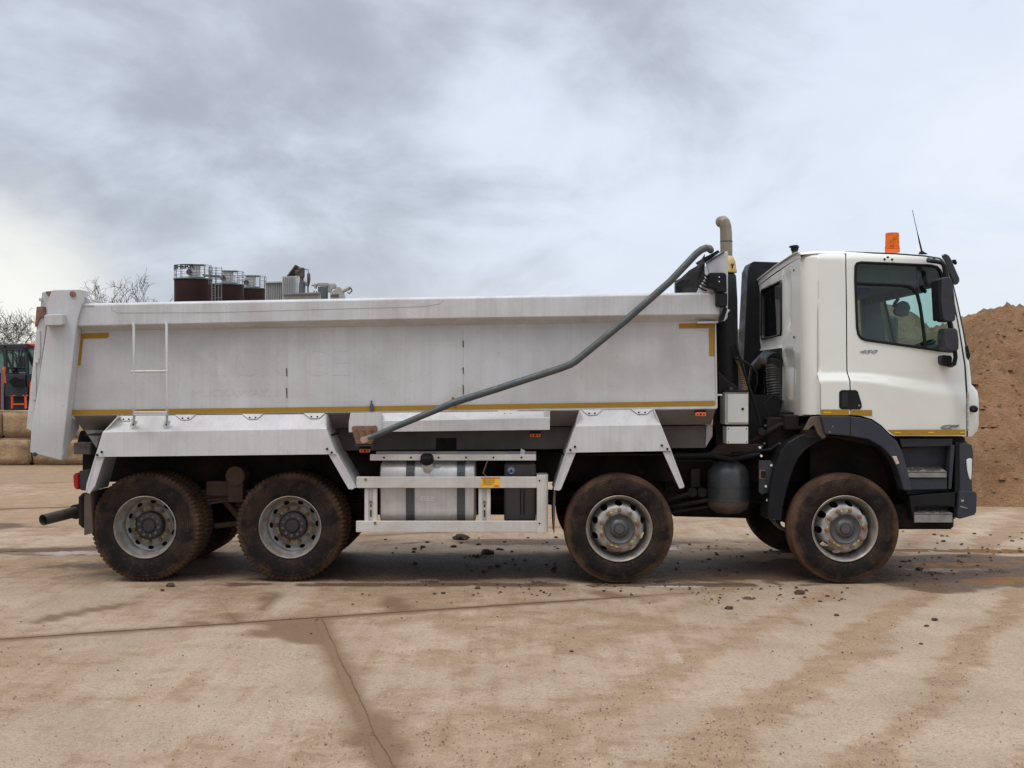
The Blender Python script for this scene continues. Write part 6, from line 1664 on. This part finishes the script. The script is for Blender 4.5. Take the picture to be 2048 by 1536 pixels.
for (x, y) in ((627, 584), (632, 585), (636, 585)): pm(mx, 'fitting', [(x, y - 3), (x + 2, y - 3), (x + 2, y), (x, y)], 79.2, .1, dgrey_m)

# ------------------------------------------------------------------ orange digger behind the wall
do_m = worn('digger_orange', (0.72, 0.10, 0.016), (0.5, 0.07, 0.015), 0.3, 2, 0.4)
dk_m = worn('digger_dark', (0.022, 0.024, 0.03), (0.04, 0.035, 0.035), 0.4, 3, 0.45)
dg = thing('digger', 'orange excavator with black cab behind the stone wall', 'excavator', gnd(30, 24))
def dp(n_, pp, th, mt, Y=24, bev=0.02, par=None): return MB().plate(pp, Y, th).build(n_, mt, par or dg, bev)
cabo = dp('cab_frame', [(7, 690), (13, 690), (13, 775), (7, 775)], 0.12, dk_m)
dp('frame_bar', [(-20, 688), (62, 687), (66, 690), (66, 697), (-20, 697)], 1.7, dk_m, par=cabo)
dp('frame_bar', [(48, 697), (55, 697), (57, 775), (50, 775)], 0.12, dk_m, par=cabo)
dp('frame_bar', [(48, 697), (54, 697), (68, 722), (70, 735), (64, 735)], 0.12, dk_m, par=cabo)
dp('frame_bar', [(13, 734), (50, 735), (50, 739), (13, 738)], 0.1, dk_m, par=cabo)
dp('frame_bar', [(13, 697), (48, 697), (48, 701), (13, 701)], 0.1, dk_m, par=cabo)
for x in (24, 36): dp('frame_bar', [(x, 700), (x + 2, 700), (x + 2, 735), (x, 735)], 0.08, dk_m, Y=25.6, par=cabo)
dp('frame_bar', [(14, 735), (17, 735), (17, 775), (14, 775)], 0.08, dk_m, Y=25.6, par=cabo)
dp('door_pane', [(13, 701), (49, 701), (49, 748), (13, 748)], 0.02, glass_mat('digger_glass', (0.28, 0.38, 0.35)), bev=0, par=cabo)
dp('side_pane', [(-20, 698), (7, 698), (7, 745), (-20, 745)], 0.02, MATS['digger_glass'], bev=0, par=cabo)
dp('front_pane', [(55, 698), (70, 700), (70, 760), (56, 760)], 0.02, MATS['digger_glass'], bev=0, par=cabo)
dp('operator_seat', [(24, 744), (44, 744), (46, 728), (42, 712), (36, 712), (36, 732)], 0.5, dk_m, Y=24.6)
dp('cab_base', [(9, 748), (55, 748), (56, 794), (10, 794)], 1.5, dk_m)
dp('grab_curve', [(16, 762), (30, 752), (46, 758), (46, 775), (26, 772)], 0.05, blackp_m, Y=23.9)
dp('roof_stripe', [(48, 686.5), (72, 686), (72, 692), (66, 692)], 0.6, do_m, Y=23.9)
dp('counterweight', [(58, 764), (66, 760), (74, 752), (74, 797), (57, 797)], 1.6, do_m, Y=23.9, bev=0.05)
dp('undercarriage', [(-30, 790), (74, 790), (74, 900), (-30, 900)], 2.4, dk_m, Y=24.4, bev=0.05)
dp('front_body', [(-60, 745), (2, 745), (2, 860), (-60, 860)], 2.0, worn('digger_maroon', (0.20, 0.025, 0.02), None, .5, 3, .5), Y=24.2)
lo = dp('step_frame', [(22, 790), (24.5, 790), (24.5, 817), (22, 817)], 0.08, do_m, Y=23.7, bev=0)
dp('step_bar', [(49, 790), (51.5, 790), (51.5, 817), (49, 817)], 0.08, do_m, Y=23.7, bev=0, par=lo)
dp('step_bar', [(24, 807), (50, 807), (50, 809.5), (24, 809.5)], 0.08, do_m, Y=23.7, bev=0, par=lo)
dp('step_bar', [(20, 790), (29, 790), (29, 792), (20, 792)], 0.08, do_m, Y=23.7, bev=0, par=lo)
dp('step_bar', [(45, 790), (54, 790), (54, 792), (45, 792)], 0.08, do_m, Y=23.7, bev=0, par=lo)
MB().tube([W(9, 734, 23.6), W(7, 745, 23.6), W(9, 766, 23.6)], 0.05, 6).build('grab_rail', do_m, dg)
MB().tube([W(5, 740, 23.5), W(5, 830, 23.5)], 0.04, 6).build('grab_rail', steelg_m, dg)

# ------------------------------------------------------------------ mud clods
clod_m = worn('clod_mud', (0.062, 0.034, 0.020), (0.12, 0.07, 0.04), 0.6, 12, 0.9, bumpd=0.004)
def clod(seed):
    bm = bmesh.new(); bmesh.ops.create_icosphere(bm, subdivisions=2, radius=1)
    for v in bm.verts:
        v.co *= 1 + 0.5 * nz(v.co.x * 1.3 + seed * 5, v.co.y * 1.3, v.co.z * 1.3) + 0.3 * nz(v.co.x * 3.5, v.co.y * 3.5 + seed, v.co.z * 3.5)
        v.co.z = max(-0.35, v.co.z * 0.72)
    me = bpy.data.meshes.new('mud_clod'); bm.to_mesh(me); bm.free(); me.materials.append(clod_m)
    return me
cm = [clod(k + 1) for k in range(9)]
rc = random.Random(3)
def put_clod(px, py, wpx, label, group=None, flat=1.0):
    x, y = gpt(px, py); d = y + D0; r = wpx / 2 / F * d
    o = link('mud_clod', cm[rc.randrange(9)], None, loc=(x, y, r * 0.30 * flat))
    o.scale = (r, r * rc.uniform(.8, 1.1), r * flat * rc.uniform(.75, 1.0)); o.rotation_euler = (0, 0, rc.uniform(0, 6.28))
    return tag(o, label, 'mud clod', group)
G = 'mud clods scattered over the yard'
named = ((1869, 1240, 13, 'large dark clod alone on pale concrete ahead of the front wheel'), (1853, 1252, 9, 'dark round clod just left of and below the largest lone clod'),
         (1458, 1217, 16, 'broad brown clod in front of the gap between the two front axles'), (1673, 1231, 10, 'dark round clod in front of the foremost wheel'),
         (1842, 1288, 8, 'small black clod nearest the camera on the right'), (341, 1172, 19, 'brown flat clod beside the rearmost tyre'),
         (325, 1181, 10, 'small reddish clod just below the flat one by the rearmost tyre'), (955, 1177, 12, 'tan brown clod in front of the tank guard'),
         (886, 1187, 10, 'dark brown clod, right one of a close pair before the tank guard'), (869, 1188, 8, 'small brown clod, left one of a close pair before the tank guard'),
         (1838, 1140, 16, 'lumpy black clod on wet mud ahead of the front wheel'), (1887, 1083, 9, 'red brown clod on wet mud below the bumper'),
         (1143, 1303, 8, 'small pointed brown clod alone on the open concrete'), (1600, 1187, 20, 'flat brown clod just in front of the foremost tyre'))
for px, py, w_, lb in named: put_clod(px, py, w_, lb, flat=0.75)
# the heap of clods lying under the tank
for (px, py, w_, lb) in ((922, 1078, 30, 'ragged dark lump of mud below the fuel tank'), (975, 1107, 26, 'wide dark lump of mud in the shade under the truck')):
    put_clod(px, py, w_, lb, flat=0.8)
batches = (
    (48, lambda: (rc.gauss(1120, 170), rc.uniform(1168, 1192)), (3, 7), 'small dark mud crumb on the concrete before the tank guard and third wheel', 'mud crumbs before the tank guard'),
    (40, lambda: (rc.uniform(1380, 1700), rc.uniform(1172, 1206)), (2.5, 8), 'small dark mud crumb on the concrete between the two front axles', 'mud crumbs between the front axles'),
    (46, lambda: (rc.gauss(960, 120), rc.uniform(1074, 1145)), (3, 11), 'dark mud clod in the shade under the fuel tank', 'mud clods under the fuel tank'),
    (34, lambda: (rc.uniform(1350, 1560), rc.uniform(1062, 1150)), (3, 9), 'dark mud clod in the shade between the two front wheels', 'mud clods between the front wheels'),
    (60, lambda: (rc.uniform(1800, 2045), rc.uniform(1060, 1175)), (2.5, 8), 'mud clod on the wet ground ahead of the truck', 'mud clods ahead of the truck'),
    (44, lambda: (rc.uniform(0, 2048), 1200 + 330 * rc.random() ** 1.4), (2, 5), 'tiny dark crumb lying on the open concrete in front of the truck', 'crumbs on the open concrete'))
for cnt, pos, (a, b), lb, gname in batches:
    for _ in range(cnt):
        px, py = pos(); put_clod(px, py, rc.uniform(a, b), lb, gname, flat=0.8)
for px, py, w_, lb in ((955, 1112, 66, 'flattened dark patch of mud under the truck, below the fuel tank'), (1075, 1166, 58, 'thin trodden patch of mud just left of the third wheel'),
                       (860, 1164, 44, 'thin trodden patch of mud right of the second wheel'), (1320, 1164, 50, 'thin patch of mud at the foot of the third tyre, cab side'),
                       (1440, 1150, 40, 'flattened mud patch in the shade below the air tank'), (1865, 1146, 52, 'flattened dark mud patch on wet ground ahead of the front wheel'),
                       (1925, 1112, 40, 'dark mud patch on wet ground beyond the front wheel'), (1990, 1142, 62, 'dark mud patch beside the puddle at the right edge'),
                       (1498, 1196, 34, 'crumbled mud patch on concrete between the front axles')):
    x, y = gpt(px, py); d = y + D0; r = w_ / 2 / F * d
    rn = random.Random(px); mb = MB()
    for _ in range(60):
        a, q = rn.uniform(0, 6.28), rn.random() ** 0.7
        cx, cy, rr = x + math.cos(a) * r * q, y + math.sin(a) * r * q * 1.1, rn.uniform(0.008, 0.035) * (1.2 - q)
        p_ = [Vector((cx + rr * rn.uniform(.7, 1.3) * math.cos(t * 1.047), cy + rr * rn.uniform(.7, 1.4) * math.sin(t * 1.047), -0.006)) for t in range(6)]
        mb.add(p_ + [Vector((cx, cy, rr * rn.uniform(0.2, 0.55)))], [(t, (t + 1) % 6, 6) for t in range(6)])
    tag(mb.build('mud_patch', clod_m, None, recalc=False, weld=False), lb, 'mud patch', kind='stuff')
# finest crumbs: nobody could count them
mb = MB()
for _ in range(6500):
    px, py = rc.uniform(-40, 2090), 1070 + 480 * rc.random() ** 0.8
    x, y = gpt(px, py)
    k = max(wet_and_shade(x, y) * 1.0, sm((sandy(x, y) - 0.35) * 1.5)) + 0.10
    if rc.random() > k: continue
    r = rc.uniform(0.0022, 0.0075) * (1.5 if rc.random() < .06 else 1)
    b = len(mb.v); a = rc.uniform(0, 3.14)
    ca, sa = math.cos(a) * r, math.sin(a) * r
    mb.add([(x + ca, y + sa, 0), (x - sa, y + ca, 0), (x - ca, y - sa, 0), (x + sa, y - ca, 0), (x, y, r * rc.uniform(.6, 1.1))], [(0, 1, 4), (1, 2, 4), (2, 3, 4), (3, 0, 4)])
gr = mb.build('mud_crumbs', worn('crumb_mud', (0.12, 0.075, 0.045), (0.30, 0.22, 0.15), 0.8, 6, 0.9), None, recalc=False, weld=False)
tag(gr, 'fine mud crumbs and grit strewn over the yard', kind='stuff')

for o in bpy.data.objects:
    if '_base' in o: del o['_base']
